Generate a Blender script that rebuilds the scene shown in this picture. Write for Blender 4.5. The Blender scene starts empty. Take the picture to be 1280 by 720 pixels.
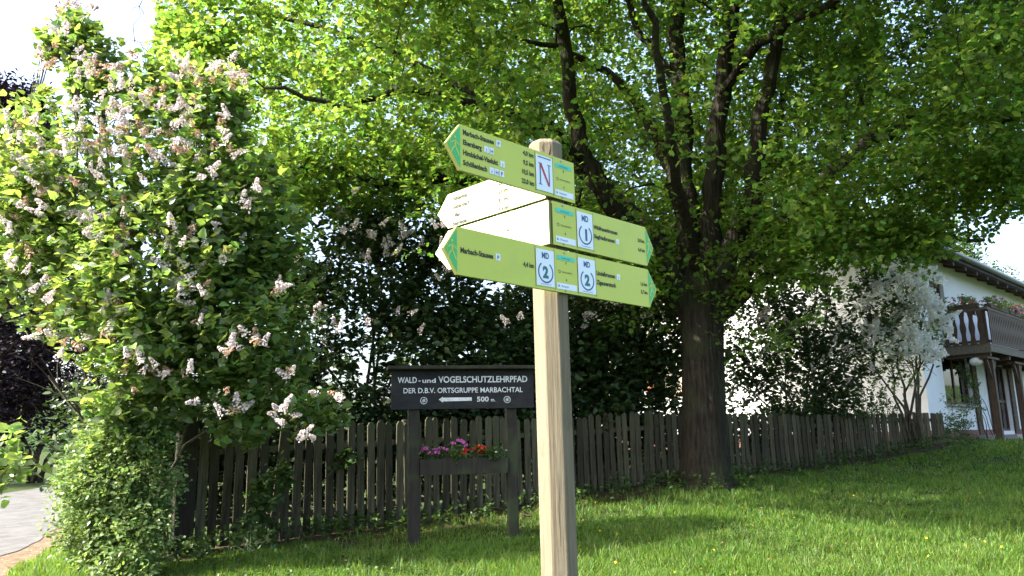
import bpy, math, random
import numpy as np
from mathutils import Vector, Matrix
random.seed(7)
rng = np.random.default_rng(11)
S = bpy.context.scene
COL = S.collection
R = math.radians

# ------------------------------------------------------------------ camera
CAM = np.array([0.0, 0.0, 1.35])
FPX, CX, CY = 1000.0, 640.0, 360.0
PITCH, ROLL = R(11.0), R(1.4)
Fv = np.array([0, math.cos(PITCH), math.sin(PITCH)])
R0 = np.array([1.0, 0, 0]); U0 = np.array([0, -math.sin(PITCH), math.cos(PITCH)])
Rv = R0*math.cos(ROLL) - U0*math.sin(ROLL)
Uv = U0*math.cos(ROLL) + R0*math.sin(ROLL)
cam = bpy.data.cameras.new('camera'); cam_o = bpy.data.objects.new('camera', cam); COL.objects.link(cam_o)
cam.sensor_width = 36; cam.lens = 36*FPX/1280; cam.clip_end = 2000; cam.clip_start = 0.05
cam_o.matrix_world = Matrix(((Rv[0], Uv[0], -Fv[0], CAM[0]), (Rv[1], Uv[1], -Fv[1], CAM[1]), (Rv[2], Uv[2], -Fv[2], CAM[2]), (0, 0, 0, 1)))
S.camera = cam_o

# ------------------------------------------------------------------ sky, sun, exposure
SUN_EL = R(41); SUN_H = np.array([-0.965, -0.26]); SUN_H /= np.linalg.norm(SUN_H)
SUN_ROT = math.atan2(SUN_H[0], SUN_H[1])
W = bpy.data.worlds.new('World'); S.world = W; W.use_nodes = True
wn = W.node_tree; bg = wn.nodes['Background']
sky = wn.nodes.new('ShaderNodeTexSky'); sky.sky_type = 'NISHITA'; sky.sun_disc = False
sky.sun_elevation = SUN_EL; sky.sun_rotation = SUN_ROT % (2*math.pi); sky.dust_density = 5.0; sky.air_density = 1.0; sky.ozone_density = 1.0
wn.links.new(sky.outputs[0], bg.inputs[0]); bg.inputs[1].default_value = 0.15
sl = bpy.data.lights.new('sun', 'SUN'); sl.energy = 3.8; sl.angle = R(0.53); sl.color = (1.0, 0.95, 0.86)
so = bpy.data.objects.new('sun', sl); COL.objects.link(so)
sd = Vector((SUN_H[0]*math.cos(SUN_EL), SUN_H[1]*math.cos(SUN_EL), math.sin(SUN_EL)))
so.rotation_euler = sd.to_track_quat('Z', 'Y').to_euler()
S.view_settings.view_transform = 'Standard'; S.view_settings.look = 'None'; S.view_settings.gamma = 1
S.view_settings.exposure = 2.35
S.render.engine = 'CYCLES'
S.cycles.max_bounces = 8; S.cycles.diffuse_bounces = 4; S.cycles.transmission_bounces = 6; S.cycles.transparent_max_bounces = 8

# ------------------------------------------------------------------ pixel helpers (only used to measure positions)
def ray(px, py):
    return Fv + Rv*(px-CX)/FPX + Uv*(CY-py)/FPX
def at(px, py, y):                        # point whose world y is the given distance
    d = ray(px, py); return CAM + d*(y/d[1])
def onplane(px, py, p, n):
    d = ray(px, py); n = np.array(n, float); return CAM + d*(np.dot(np.array(p)-CAM, n)/np.dot(d, n))
def topix(P):
    q = np.asarray(P)-CAM; f = q@Fv; return CX+FPX*(q@Rv)/f, CY-FPX*(q@Uv)/f, f

# ------------------------------------------------------------------ terrain
ctrl = [(0,0,0),(-4,0,-.02),(4,0,0),(0,4,0),(-9,3,-.05),(9,3,.05),(0,-10,0),(-20,-10,-.1),(20,-10,.1)]
for px, py, y in [(235,692,9.6),(350,675,10.3),(517,686,9.5),(645,672,9.9),(517,655,11.3),(640,632,12.3),(730,620,13),(880,607,13.0),
                  (950,591,15.5),(1060,571,17.2),(1163,552,18.9),(1166,553,20),(1245,552,21.2),(1275,551,25),(20,640,19),(50,680,12.5),
                  (500,722,7.9),(1000,722,7.6),(1280,722,7.4),(1280,640,10.5),(1100,640,10.8),(1280,590,15)]:
    ctrl.append(tuple(at(px, py, y)))
ctrl += [(-30,40,.4),(0,45,1.4),(35,45,1.8),(-60,100,1.),(60,100,2.5),(120,20,2),(-120,20,0),(0,200,3),(150,200,3),(-150,200,2),(0,-150,0),(30,10,.8),(-30,10,0)]
ctrl = np.array(ctrl, float)
def _phi(r): return np.sqrt(r*r+1.5)
_D = np.linalg.norm(ctrl[:, None, :2]-ctrl[None, :, :2], axis=2)
_n = len(ctrl); _A = np.zeros((_n+3, _n+3)); _A[:_n, :_n] = _phi(_D) - np.eye(_n)*0.25
_A[:_n, _n] = 1; _A[:_n, _n+1:] = ctrl[:, :2]; _A[_n, :_n] = 1; _A[_n+1:, :_n] = ctrl[:, :2].T
_w = np.linalg.solve(_A, np.concatenate([ctrl[:, 2], [0, 0, 0]]))
def zt(x, y):
    x = np.asarray(x, float); y = np.asarray(y, float); sh = np.broadcast(x, y).shape
    xf = np.broadcast_to(x, sh).ravel(); yf = np.broadcast_to(y, sh).ravel()
    out = np.empty(xf.shape)
    for i in range(0, len(xf), 20000):
        a = xf[i:i+20000]; b = yf[i:i+20000]
        d = np.sqrt((a[:, None]-ctrl[None, :, 0])**2+(b[:, None]-ctrl[None, :, 1])**2)
        out[i:i+20000] = _phi(d)@_w[:_n]+_w[_n]+_w[_n+1]*a+_w[_n+2]*b
    out = out.reshape(sh); return float(out) if out.shape == () else out

# ------------------------------------------------------------------ materials
def mat(name, base, rough=.7, spec=.3, var=None, vscale=5.0, vscl=(1, 1, 1), bump=0, bscale=40, metal=0, island=0.0, transl=0.0, tcol=None, coord='Object', detail=6, contrast=(.35, .65), extra=None, bdist=.02):
    m = bpy.data.materials.new(name); m.use_nodes = True; nt = m.node_tree; N = nt.nodes; L = nt.links
    b = N['Principled BSDF']; b.inputs['Roughness'].default_value = rough; b.inputs['Specular IOR Level'].default_value = spec; b.inputs['Metallic'].default_value = metal
    tc = N.new('ShaderNodeTexCoord'); mp = N.new('ShaderNodeMapping'); mp.inputs['Scale'].default_value = vscl
    L.new(tc.outputs[coord], mp.inputs[0])
    out = None
    if var is not None:
        n = N.new('ShaderNodeTexNoise'); n.inputs['Scale'].default_value = vscale; n.inputs['Detail'].default_value = detail; n.inputs['Roughness'].default_value = .65
        L.new(mp.outputs[0], n.inputs['Vector'])
        cr = N.new('ShaderNodeValToRGB'); cr.color_ramp.elements[0].position = contrast[0]; cr.color_ramp.elements[1].position = contrast[1]
        cr.color_ramp.elements[0].color = (*base, 1); cr.color_ramp.elements[1].color = (*var, 1)
        L.new(n.outputs['Fac'], cr.inputs[0]); out = cr.outputs[0]
    if extra is not None:                      # a second, larger colour blotch
        n2 = N.new('ShaderNodeTexNoise'); n2.inputs['Scale'].default_value = extra[1]; n2.inputs['Detail'].default_value = 5
        L.new(tc.outputs[coord], n2.inputs['Vector'])
        cr2 = N.new('ShaderNodeValToRGB'); cr2.color_ramp.elements[0].position = extra[2]; cr2.color_ramp.elements[1].position = extra[3]
        L.new(n2.outputs['Fac'], cr2.inputs[0])
        mx = N.new('ShaderNodeMix'); mx.data_type = 'RGBA'; L.new(cr2.outputs[0], mx.inputs[0])
        if out is not None: L.new(out, mx.inputs[6])
        else: mx.inputs[6].default_value = (*base, 1)
        mx.inputs[7].default_value = (*extra[0], 1); out = mx.outputs[2]
    if island:
        g = N.new('ShaderNodeNewGeometry'); hs = N.new('ShaderNodeHueSaturation')
        mr = N.new('ShaderNodeMapRange'); mr.inputs[3].default_value = 1-island; mr.inputs[4].default_value = 1+island
        L.new(g.outputs['Random Per Island'], mr.inputs[0]); L.new(mr.outputs[0], hs.inputs['Value'])
        mr2 = N.new('ShaderNodeMapRange'); mr2.inputs[3].default_value = .5-.035*island*2; mr2.inputs[4].default_value = .5+.03*island*2
        mul = N.new('ShaderNodeMath'); mul.operation = 'MULTIPLY'; mul.inputs[1].default_value = 7.31; fr = N.new('ShaderNodeMath'); fr.operation = 'FRACT'
        L.new(g.outputs['Random Per Island'], mul.inputs[0]); L.new(mul.outputs[0], fr.inputs[0]); L.new(fr.outputs[0], mr2.inputs[0]); L.new(mr2.outputs[0], hs.inputs['Hue'])
        if out is not None: L.new(out, hs.inputs['Color'])
        else: hs.inputs['Color'].default_value = (*base, 1)
        out = hs.outputs[0]
    if out is not None: L.new(out, b.inputs['Base Color'])
    else: b.inputs['Base Color'].default_value = (*base, 1)
    if bump:
        n3 = N.new('ShaderNodeTexNoise'); n3.inputs['Scale'].default_value = bscale; n3.inputs['Detail'].default_value = 8; L.new(mp.outputs[0], n3.inputs['Vector'])
        bp = N.new('ShaderNodeBump'); bp.inputs['Strength'].default_value = bump; bp.inputs['Distance'].default_value = bdist
        L.new(n3.outputs['Fac'], bp.inputs['Height']); L.new(bp.outputs[0], b.inputs['Normal'])
    if transl:
        t = N.new('ShaderNodeBsdfTranslucent'); ms = N.new('ShaderNodeMixShader'); ms.inputs[0].default_value = transl
        if tcol is not None and island:
            hs2 = N.new('ShaderNodeHueSaturation'); hs2.inputs['Color'].default_value = (*tcol, 1)
            L.new(mr.outputs[0], hs2.inputs['Value']); L.new(mr2.outputs[0], hs2.inputs['Hue']); L.new(hs2.outputs[0], t.inputs[0])
        else: t.inputs[0].default_value = (*(tcol or base), 1)
        L.new(b.outputs[0], ms.inputs[1]); L.new(t.outputs[0], ms.inputs[2]); L.new(ms.outputs[0], N['Material Output'].inputs[0])
    return m
M = {}
M['maple'] = mat('maple_leaf', (.075,.135,.024), .48, .3, island=.5, transl=.5, tcol=(.22,.38,.042))
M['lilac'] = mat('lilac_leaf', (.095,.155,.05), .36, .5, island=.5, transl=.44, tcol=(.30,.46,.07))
M['lilac_dark'] = mat('lilac_leaf_far', (.03,.055,.017), .45, .35, island=.4, transl=.25, tcol=(.06,.12,.015))  # shade behind the fence put into a darker lilac leaf colour
M['shrub'] = mat('shrub_leaf', (.12,.18,.06), .45, .35, island=.35, transl=.42, tcol=(.22,.34,.06))
M['purple'] = mat('purple_leaf', (.014,.009,.014), .6, .2, island=.4, transl=.15, tcol=(.025,.01,.02))
M['weed'] = mat('weed_leaf', (.04,.08,.017), .5, .35, island=.4, transl=.35, tcol=(.09,.17,.022))
M['pale_leaf'] = mat('ribbon_leaf', (.35,.42,.25), .5, .3, island=.2, transl=.3, tcol=(.35,.45,.2))
M['floret'] = mat('lilac_floret', (.62,.56,.54), .6, .2, island=.22, transl=.3, tcol=(.6,.5,.52))
M['floret_old'] = mat('faded_lilac_floret', (.40,.28,.20), .7, .2, island=.4, transl=.25, tcol=(.5,.3,.2))
M['floret_white'] = mat('white_lilac_floret', (.84,.83,.81), .6, .2, island=.12, transl=.5, tcol=(.85,.85,.8))
M['pink'] = mat('pink_petal', (.55,.13,.42), .6, .2, island=.3, transl=.3, tcol=(.6,.15,.45))
M['red'] = mat('red_petal', (.55,.02,.02), .6, .2, island=.25, transl=.3, tcol=(.6,.03,.02))
M['white_petal'] = mat('white_petal', (.75,.75,.72), .6, .2)
M['salmon'] = mat('salmon_petal', (.7,.22,.18), .6, .2, island=.3, transl=.3, tcol=(.7,.3,.2))
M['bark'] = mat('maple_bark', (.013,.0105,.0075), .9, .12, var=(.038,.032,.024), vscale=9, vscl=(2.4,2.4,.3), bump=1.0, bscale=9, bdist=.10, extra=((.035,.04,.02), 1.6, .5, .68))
M['twig'] = mat('twig_bark', (.045,.036,.027), .85, .2, var=(.09,.075,.055), vscale=12)
M['grass'] = mat('grass_blade', (.06,.125,.016), .5, .3, island=.55, transl=.44, tcol=(.18,.32,.03), var=(.085,.14,.025), vscale=.9, contrast=(.4,.62))
M['tuft'] = mat('pale_tuft', (.07,.125,.022), .5, .3, island=.5, transl=.42, tcol=(.16,.26,.03))
M['yellow'] = mat('yellow_petal', (.6,.45,.03), .6, .2)
M['drylf'] = mat('dry_leaf', (.16,.10,.045), .8, .2, island=.5)
M['ground'] = mat('lawn_soil', (.02,.038,.008), .95, .1, var=(.04,.06,.014), vscale=3.0, bump=.8, bscale=60, extra=((.05,.04,.022), .9, .56, .75))
M['asphalt'] = mat('worn_asphalt', (.075,.075,.074), .9, .2, var=(.125,.122,.118), vscale=3, bump=.5, bscale=200)
M['dirt'] = mat('dirt_verge', (.075,.05,.03), .95, .1, var=(.20,.145,.095), vscale=7, bump=1, bscale=60)
M['soil'] = mat('fence_soil', (.03,.022,.012), .95, .1, var=(.08,.06,.036), vscale=12, bump=1, bscale=50)
M['picket'] = mat('weathered_picket', (.06,.052,.038), .9, .15, var=(.135,.12,.088), vscale=4, vscl=(12,12,.8), bump=.6, bscale=20, extra=((.06,.075,.035), 2.2, .5, .7), coord='Generated')
M['picket'] = mat('weathered_wood', (.035,.030,.019), .9, .12, var=(.10,.09,.058), vscale=4, vscl=(10,10,.7), bump=.6, bscale=20, extra=((.06,.075,.035), 2.2, .5, .7))
def add_object_random(m, lo=.6, hi=1.5):
    nt = m.node_tree; N = nt.nodes; L = nt.links; b = N['Principled BSDF']; src = b.inputs['Base Color'].links[0].from_socket
    oi = N.new('ShaderNodeObjectInfo'); mr = N.new('ShaderNodeMapRange'); mr.inputs[3].default_value = lo; mr.inputs[4].default_value = hi; hs = N.new('ShaderNodeHueSaturation')
    L.new(oi.outputs['Random'], mr.inputs[0]); L.new(mr.outputs[0], hs.inputs['Value']); L.new(src, hs.inputs['Color']); L.new(hs.outputs[0], b.inputs['Base Color'])
add_object_random(M['picket'], .55, 1.5)
M['darkwood'] = mat('stained_dark_wood', (.014,.012,.009), .75, .2, var=(.03,.026,.02), vscale=4, vscl=(10,10,.8), bump=.4, bscale=20, extra=((.035,.045,.02), 3, .52, .7))
M['signblack'] = mat('dark_sign_panel', (.009,.009,.011), .7, .2, var=(.018,.018,.021), vscale=6, vscl=(1,1,6), bump=.3, bscale=30, extra=((.025,.025,.022), 3.2, .52, .72))
M['signpaint'] = mat('white_sign_paint', (.62,.63,.63), .6, .3, var=(.42,.43,.43), vscale=25)
M['postwood'] = mat('pale_larch_post', (.135,.105,.062), .8, .2, var=(.25,.205,.13), vscale=3.5, vscl=(26,26,.9), bump=.25, bscale=22, extra=((.20,.19,.12), 3.5, .45, .75), contrast=(.25,.75))
def post_material():
    m = bpy.data.materials.new('weathered_larch'); m.use_nodes = True; nt = m.node_tree; N = nt.nodes; L = nt.links; b = N['Principled BSDF']
    b.inputs['Roughness'].default_value = .82; b.inputs['Specular IOR Level'].default_value = .2
    tc = N.new('ShaderNodeTexCoord')
    def noise(scl, sc, det, dist=0):
        mp = N.new('ShaderNodeMapping'); mp.inputs['Scale'].default_value = scl; L.new(tc.outputs['Object'], mp.inputs[0])
        n = N.new('ShaderNodeTexNoise'); n.inputs['Scale'].default_value = sc; n.inputs['Detail'].default_value = det; n.inputs['Roughness'].default_value = .7; n.inputs['Distortion'].default_value = dist; L.new(mp.outputs[0], n.inputs['Vector']); return n.outputs['Fac']
    def ramp(f, a, b_, c0, c1):
        c = N.new('ShaderNodeValToRGB'); c.color_ramp.elements[0].position = a; c.color_ramp.elements[1].position = b_; c.color_ramp.elements[0].color = (*c0, 1); c.color_ramp.elements[1].color = (*c1, 1); L.new(f, c.inputs[0]); return c.outputs[0]
    def mix(f, a, b_, mode='MIX'):
        x = N.new('ShaderNodeMix'); x.data_type = 'RGBA'; x.blend_type = mode
        if isinstance(f, float): x.inputs[0].default_value = f
        else: L.new(f, x.inputs[0])
        for k, v in ((6, a), (7, b_)):
            if isinstance(v, tuple): x.inputs[k].default_value = (*v, 1)
            else: L.new(v, x.inputs[k])
        return x.outputs[2]
    g = noise((60, 60, 1.6), 2.6, 9, .3); c = ramp(g, .32, .68, (.08, .065, .042), (.20, .17, .115))
    g2 = noise((14, 14, .8), 2.2, 6, .6); c = mix(ramp(g2, .42, .62, (0, 0, 0), (1, 1, 1)), c, mix(.55, c, (.15, .14, .10)))
    g3 = noise((1, 1, 1), 6, 5); c = mix(ramp(g3, .55, .72, (0, 0, 0), (.6, .6, .6)), c, (.07, .07, .045))
    v = N.new('ShaderNodeTexVoronoi'); v.inputs['Scale'].default_value = 5.5; mp = N.new('ShaderNodeMapping'); mp.inputs['Scale'].default_value = (1.0, 1.0, .55); L.new(tc.outputs['Object'], mp.inputs[0]); L.new(mp.outputs[0], v.inputs['Vector'])
    c = mix(ramp(v.outputs['Distance'], .05, .11, (.85, .85, .85), (0, 0, 0)), c, (.055, .036, .018))
    L.new(c, b.inputs['Base Color'])
    bp = N.new('ShaderNodeBump'); bp.inputs['Strength'].default_value = .5; bp.inputs['Distance'].default_value = .006; L.new(g, bp.inputs['Height']); L.new(bp.outputs[0], b.inputs['Normal'])
    return m
M['postwood'] = post_material()
M['crack'] = mat('dark_crack', (.03,.022,.014), .95, .05)
M['lime'] = mat('lime_board', (.42,.485,.06), .4, .35, var=(.45,.51,.07), vscale=3, extra=((.37,.44,.075), 7, .58, .85))
M['faded'] = mat('sun_bleached_lime_board', (.42,.47,.24), .5, .3, var=(.46,.50,.29), vscale=5)  # paler copy of lime: glare of direct sun painted into the colour
M['fadedink'] = mat('bleached_print', (.012,.014,.01), .5, .3)  # print darkened so it shows on the sun-blown boards
M['fadedtip'] = mat('bleached_arrow_tip', (.42,.55,.34), .5, .3)  # sun glare painted in as a paler green tip
M['limeedge'] = mat('board_edge', (.15,.17,.05), .6, .3)
M['tip'] = mat('green_arrow_tip', (.04,.40,.11), .4, .4)
M['turq'] = mat('turquoise_print', (.05,.50,.36), .4, .4)
M['ink'] = mat('black_print', (.02,.022,.015), .5, .3)
M['plate'] = mat('pale_plate', (.62,.70,.78), .35, .4)
M['navy'] = mat('blue_print', (.03,.09,.20), .45, .3)
M['petrol'] = mat('petrol_print', (.02,.13,.15), .45, .3)
M['crimson'] = mat('crimson_print', (.38,.03,.05), .45, .3)
M['plaster'] = mat('white_plaster', (.70,.72,.74), .9, .1, var=(.76,.77,.78), vscale=2, bump=.25, bscale=90, extra=((.66,.67,.66), .5, .5, .8))
M['plinth'] = mat('red_brown_plinth', (.17,.085,.075), .9, .1, var=(.24,.13,.11), vscale=6, bump=.3, bscale=60)
M['brown'] = mat('brown_house_timber', (.05,.03,.02), .7, .3, var=(.11,.07,.045), vscale=5, vscl=(6,6,.8), bump=.3, bscale=20)
M['greywood'] = mat('grey_balcony_timber', (.10,.08,.06), .8, .2, var=(.19,.165,.13), vscale=5, vscl=(4,4,4), bump=.3, bscale=20)
M['frame'] = mat('brown_window_frame', (.07,.025,.018), .5, .4)
M['tile'] = mat('dark_roof', (.05,.045,.045), .8, .2, var=(.09,.08,.075), vscale=4)
M['gutter'] = mat('zinc_gutter', (.30,.31,.32), .45, .5, metal=.6)
M['curtain'] = mat('curtain', (.45,.42,.33), .9, .1, var=(.25,.22,.15), vscale=3, vscl=(10,10,.6))
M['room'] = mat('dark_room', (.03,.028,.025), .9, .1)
M['orange'] = mat('terracotta_shutter', (.42,.15,.06), .7, .2, var=(.34,.11,.045), vscale=8)
M['lamp'] = mat('white_globe', (.8,.8,.78), .4, .4)
M['stone'] = mat('grey_step', (.30,.29,.27), .9, .2, var=(.4,.39,.36), vscale=8)
def glass():
    m = bpy.data.materials.new('window_glass'); m.use_nodes = True; b = m.node_tree.nodes['Principled BSDF']
    b.inputs['Base Color'].default_value = (.9,.95,.95,1); b.inputs['Roughness'].default_value = .03; b.inputs['IOR'].default_value = 1.5
    N = m.node_tree.nodes; L = m.node_tree.links
    t = N.new('ShaderNodeBsdfTransparent'); g = N.new('ShaderNodeBsdfGlossy'); g.inputs['Roughness'].default_value = .03
    fr = N.new('ShaderNodeFresnel'); fr.inputs[0].default_value = 1.8; ms = N.new('ShaderNodeMixShader')
    L.new(fr.outputs[0], ms.inputs[0]); L.new(t.outputs[0], ms.inputs[1]); L.new(g.outputs[0], ms.inputs[2]); L.new(ms.outputs[0], N['Material Output'].inputs[0])
    return m
M['glass'] = glass()

# ------------------------------------------------------------------ object helpers
def tag(o, label=None, cat=None, group=None, kind=None):
    if label: o['label'] = label
    if cat: o['category'] = cat
    if group: o['group'] = group
    if kind: o['kind'] = kind
    return o
def thing(name, label, cat, loc, rotz=0, group=None):
    o = bpy.data.objects.new(name, None); o.empty_display_size = .2; COL.objects.link(o)
    o.location = loc; o.rotation_euler = (0, 0, rotz); return tag(o, label, cat, group)
def link(name, me, mats, parent=None):
    for m in (mats if isinstance(mats, (list, tuple)) else [mats]):
        me.materials.append(m)
    o = bpy.data.objects.new(name, me); COL.objects.link(o)
    if parent: o.parent = parent
    return o
def origin_of(p):
    v = np.zeros(3)
    while p is not None:
        v += np.array(p.location); p = p.parent
    return v
class MB:
    """collects faces; build() links them as ONE mesh. Vertices in world space unless rot parent is used (local=True)."""
    def __init__(s): s.v = []; s.f = []; s.m = []
    def add(s, V, F, mi=0):
        k = len(s.v); s.v += [tuple(map(float, q)) for q in V]
        for f in F: s.f.append(tuple(i+k for i in f)); s.m.append(mi)
        return s
    def box(s, a, b, mi=0, fr=None):
        (x0, y0, z0), (x1, y1, z1) = a, b
        V = [(x0,y0,z0),(x1,y0,z0),(x1,y1,z0),(x0,y1,z0),(x0,y0,z1),(x1,y0,z1),(x1,y1,z1),(x0,y1,z1)]
        if fr: V = [fr(*q) for q in V]
        return s.add(V, [(0,3,2,1),(4,5,6,7),(0,1,5,4),(1,2,6,5),(2,3,7,6),(3,0,4,7)], mi)
    def prism(s, poly, w0, w1, fr, mi=0, side=None):     # poly in (u,v), extruded w0->w1 along frame's w
        n = len(poly); V = [fr(u, v, w0) for u, v in poly]+[fr(u, v, w1) for u, v in poly]
        s.add(V, [tuple(range(n-1, -1, -1)), tuple(range(n, 2*n))], mi)
        s.add(V, [(i, (i+1) % n, n+(i+1) % n, n+i) for i in range(n)], mi if side is None else side)
        return s
    def tube(s, P, rad, seg=8, mi=0, cap=True, wob=0):
        P = [Vector(tuple(map(float, p))) for p in P]; n = len(P); V = []; up = Vector((0.13, 0.3, 1)).normalized(); prev = None
        for i in range(n):
            t = (P[min(i+1, n-1)]-P[max(i-1, 0)]).normalized()
            if prev is None:
                a = t.orthogonal().normalized()
            else:
                a = (prev - t*prev.dot(t)); a = a.normalized() if a.length > 1e-5 else t.orthogonal().normalized()
            prev = a; b = t.cross(a)
            for k in range(seg):
                an = 2*math.pi*k/seg; rr = rad[i]*(1+(wob*math.sin(k*2.7+i*1.3) if wob else 0))
                V.append(P[i]+a*math.cos(an)*rr+b*math.sin(an)*rr)
        F = [(i*seg+k, i*seg+(k+1) % seg, (i+1)*seg+(k+1) % seg, (i+1)*seg+k) for i in range(n-1) for k in range(seg)]
        if cap: F += [tuple(range(seg-1, -1, -1)), tuple((n-1)*seg+k for k in range(seg))]
        return s.add(V, F, mi)
    def build(s, name, mats, parent=None, smooth=False, local=False):
        off = np.zeros(3) if (local or parent is None) else origin_of(parent)
        me = bpy.data.meshes.new(name); me.from_pydata([tuple(np.array(q)-off) for q in s.v], [], s.f)
        o = link(name, me, mats, parent)
        if any(s.m): me.polygons.foreach_set('material_index', s.m)
        if smooth: me.polygons.foreach_set('use_smooth', [True]*len(s.f))
        me.update(); return o
def frame(o, u, v, w):
    o, u, v, w = map(lambda q: np.array(q, float), (o, u, v, w))
    return lambda a, b, c=0.0: o+u*a+v*b+w*c
def bevel(o, wd, seg=2):
    m = o.modifiers.new('bevel', 'BEVEL'); m.width = wd; m.segments = seg; m.limit_method = 'ANGLE'; return o
_txt = {}
def text_geo(s_, size=1.0, bold=0.0, align='LEFT', sx=1.0):
    key = (s_, bold)
    if key not in _txt:
        c = bpy.data.curves.new('t', 'FONT'); c.body = s_; c.size = 1; c.offset = bold; c.resolution_u = 3; c.fill_mode = 'FRONT'
        o = bpy.data.objects.new('t', c); COL.objects.link(o)
        me = bpy.data.meshes.new_from_object(o.evaluated_get(bpy.context.evaluated_depsgraph_get()))
        V = np.array([v.co[:2] for v in me.vertices]) if len(me.vertices) else np.zeros((0, 2)); F = [tuple(p.vertices) for p in me.polygons]
        bpy.data.objects.remove(o); bpy.data.curves.remove(c); bpy.data.meshes.remove(me)
        _txt[key] = (V, F)
    V, F = _txt[key]; V = V*size; V = V*np.array([sx, 1])
    w = V[:, 0].max() if len(V) else 0
    if align == 'RIGHT': V = V-[w, 0]
    if align == 'CENTER': V = V-[w/2, 0]
    return V, F, w
def put_text(mb, s_, u, v, fr, size, mi=0, w=0.0, **k):
    V, F, wd = text_geo(s_, size, **k); mb.add([fr(u+a, v+b, w) for a, b in V], F, mi); return wd

# ------------------------------------------------------------------ leaves in bulk
LEAF = {   # outline halves: base -> ... -> tip, (u, v, w)
 'simple': [(0,0,0),(.30,.27,.05),(.68,.24,.02),(1,0,-.10)],
 'heart': [(0,0,0),(-.02,.30,.04),(.30,.41,.05),(.68,.22,-.03),(1,0,-.16)],
 'lobed': [(0,0,0),(.24,.36,.05),(.44,.20,.03),(.66,.38,.0),(1,0,-.10)],
 'narrow': [(0,0,0),(.3,.13,.03),(.7,.11,0),(1,0,-.12)],
}
def leaf_arrays(shape):
    h = LEAF[shape]; n = len(h)
    V = list(h)+[(u, -v, w) for (u, v, w) in h[1:-1]]
    right = list(range(n)); left = [0]+[n-1-0] if False else None
    L_ = [0]+[n+i for i in range(n-2)]+[n-1]
    return np.array(V, float), [tuple(right), tuple(reversed(L_))]
def unit(a): return a/np.maximum(np.linalg.norm(a, axis=-1, keepdims=True), 1e-9)
def bulk(name, shape, P, A, Nn, sz, material, parent=None, width=1.0, kind='stuff'):
    T, F = leaf_arrays(shape); T = T*np.array([1, width, 1])
    A = unit(A); B = unit(np.cross(Nn, A)); C = np.cross(A, B)
    n = len(P); k = len(T)
    V = P[:, None, :]+sz[:, None, None]*(T[None, :, 0:1]*A[:, None, :]+T[None, :, 1:2]*B[:, None, :]+T[None, :, 2:3]*C[:, None, :])
    if parent is not None: V = V-origin_of(parent)
    me = bpy.data.meshes.new(name); V = V.reshape(-1, 3)
    fl = len(F[0]); idx = np.array([list(f) for f in F])
    loops = (idx[None, :, :]+(np.arange(n)*k)[:, None, None]).reshape(-1)
    me.vertices.add(len(V)); me.vertices.foreach_set('co', V.ravel().astype(np.float32))
    nf = n*len(F); me.loops.add(len(loops)); me.loops.foreach_set('vertex_index', loops.astype(np.int32))
    me.polygons.add(nf); me.polygons.foreach_set('loop_start', (np.arange(nf)*fl).astype(np.int32))
    try: me.polygons.foreach_set('loop_total', np.full(nf, fl, np.int32))
    except Exception: pass
    me.update(calc_edges=True); me.validate()
    o = link(name, me, material, parent)
    if kind: o['kind'] = kind
    return o
def single_leaves(shape, P, A, Nn, sz, material, parent):
    T, F = leaf_arrays(shape); A = unit(A); B = unit(np.cross(Nn, A)); C = np.cross(A, B); off = origin_of(parent)
    me = bpy.data.meshes.new('leaf'); me.from_pydata([tuple(q) for q in T], [], F); me.materials.append(material)
    for i in range(len(P)):
        o = bpy.data.objects.new('leaf', me); COL.objects.link(o); o.parent = parent
        m = np.eye(4); m[:3, 0] = A[i]*sz[i]; m[:3, 1] = B[i]*sz[i]; m[:3, 2] = C[i]*sz[i]; m[:3, 3] = P[i]-off
        o.matrix_basis = Matrix(m.tolist())
def spray(C_, T_, per, length, size, droop=.15, upbias=1.0, spread=.9):
    """leaves set along a twig at each centre; returns P, axis, normal, size"""
    n = len(C_); u = rng.random((n, per)); 
    Tn = unit(T_)
    P = C_[:, None, :]+Tn[:, None, :]*(u[:, :, None]-.5)*length+rng.normal(0, length*.12, (n, per, 3))
    A = Tn[:, None, :]*.5+rng.normal(0, spread, (n, per, 3))*np.array([1, 1, .45]); A[..., 2] -= droop
    Nn = rng.normal(0, .55, (n, per, 3)); Nn[..., 2] += upbias
    s_ = size*(rng.uniform(.6, 1.25, (n, per)))
    return P.reshape(-1, 3), unit(A.reshape(-1, 3)), unit(Nn.reshape(-1, 3)), s_.ravel()
def pick_visible(P, sz, k, minpx=7):
    x, y, f = topix(P); ok = (x > 0) & (x < 1280) & (y > 0) & (y < 720) & (f > 0); px = np.where(ok, sz*FPX/np.maximum(f, .1), 0)
    idx = np.argsort(-px)[:k]; idx = idx[px[idx] > minpx]; m = np.zeros(len(P), bool); m[idx] = True; return m

# ================================================================== SETTING
# ground: one sheet, fine near the camera
def axis(lo, hi, fine0, fine1, st, far):
    a = list(np.arange(fine0, fine1+1e-6, st)); l = []; x = fine0; s_ = st
    while x > lo: s_ *= 1.25; x -= s_; l.append(x)
    r_ = []; x = fine1; s_ = st
    while x < hi: s_ *= 1.25; x += s_; r_.append(x)
    return np.array(l[::-1]+a+r_)
gx = axis(-900, 900, -14, 20, .35, 0); gy = axis(-900, 900, -2, 30, .35, 0)
X, Y = np.meshgrid(gx, gy)
Rr = np.sqrt(X**2+Y**2); fade = np.clip((Rr-150)/150, 0, 1)
Z = zt(X, Y)*(1-fade)+2.0*fade
nx, ny = len(gx), len(gy)
me = bpy.data.meshes.new('ground'); V = np.stack([X, Y, Z], -1).reshape(-1, 3)
Fc = [(j*nx+i, j*nx+i+1, (j+1)*nx+i+1, (j+1)*nx+i) for j in range(ny-1) for i in range(nx-1)]
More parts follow.
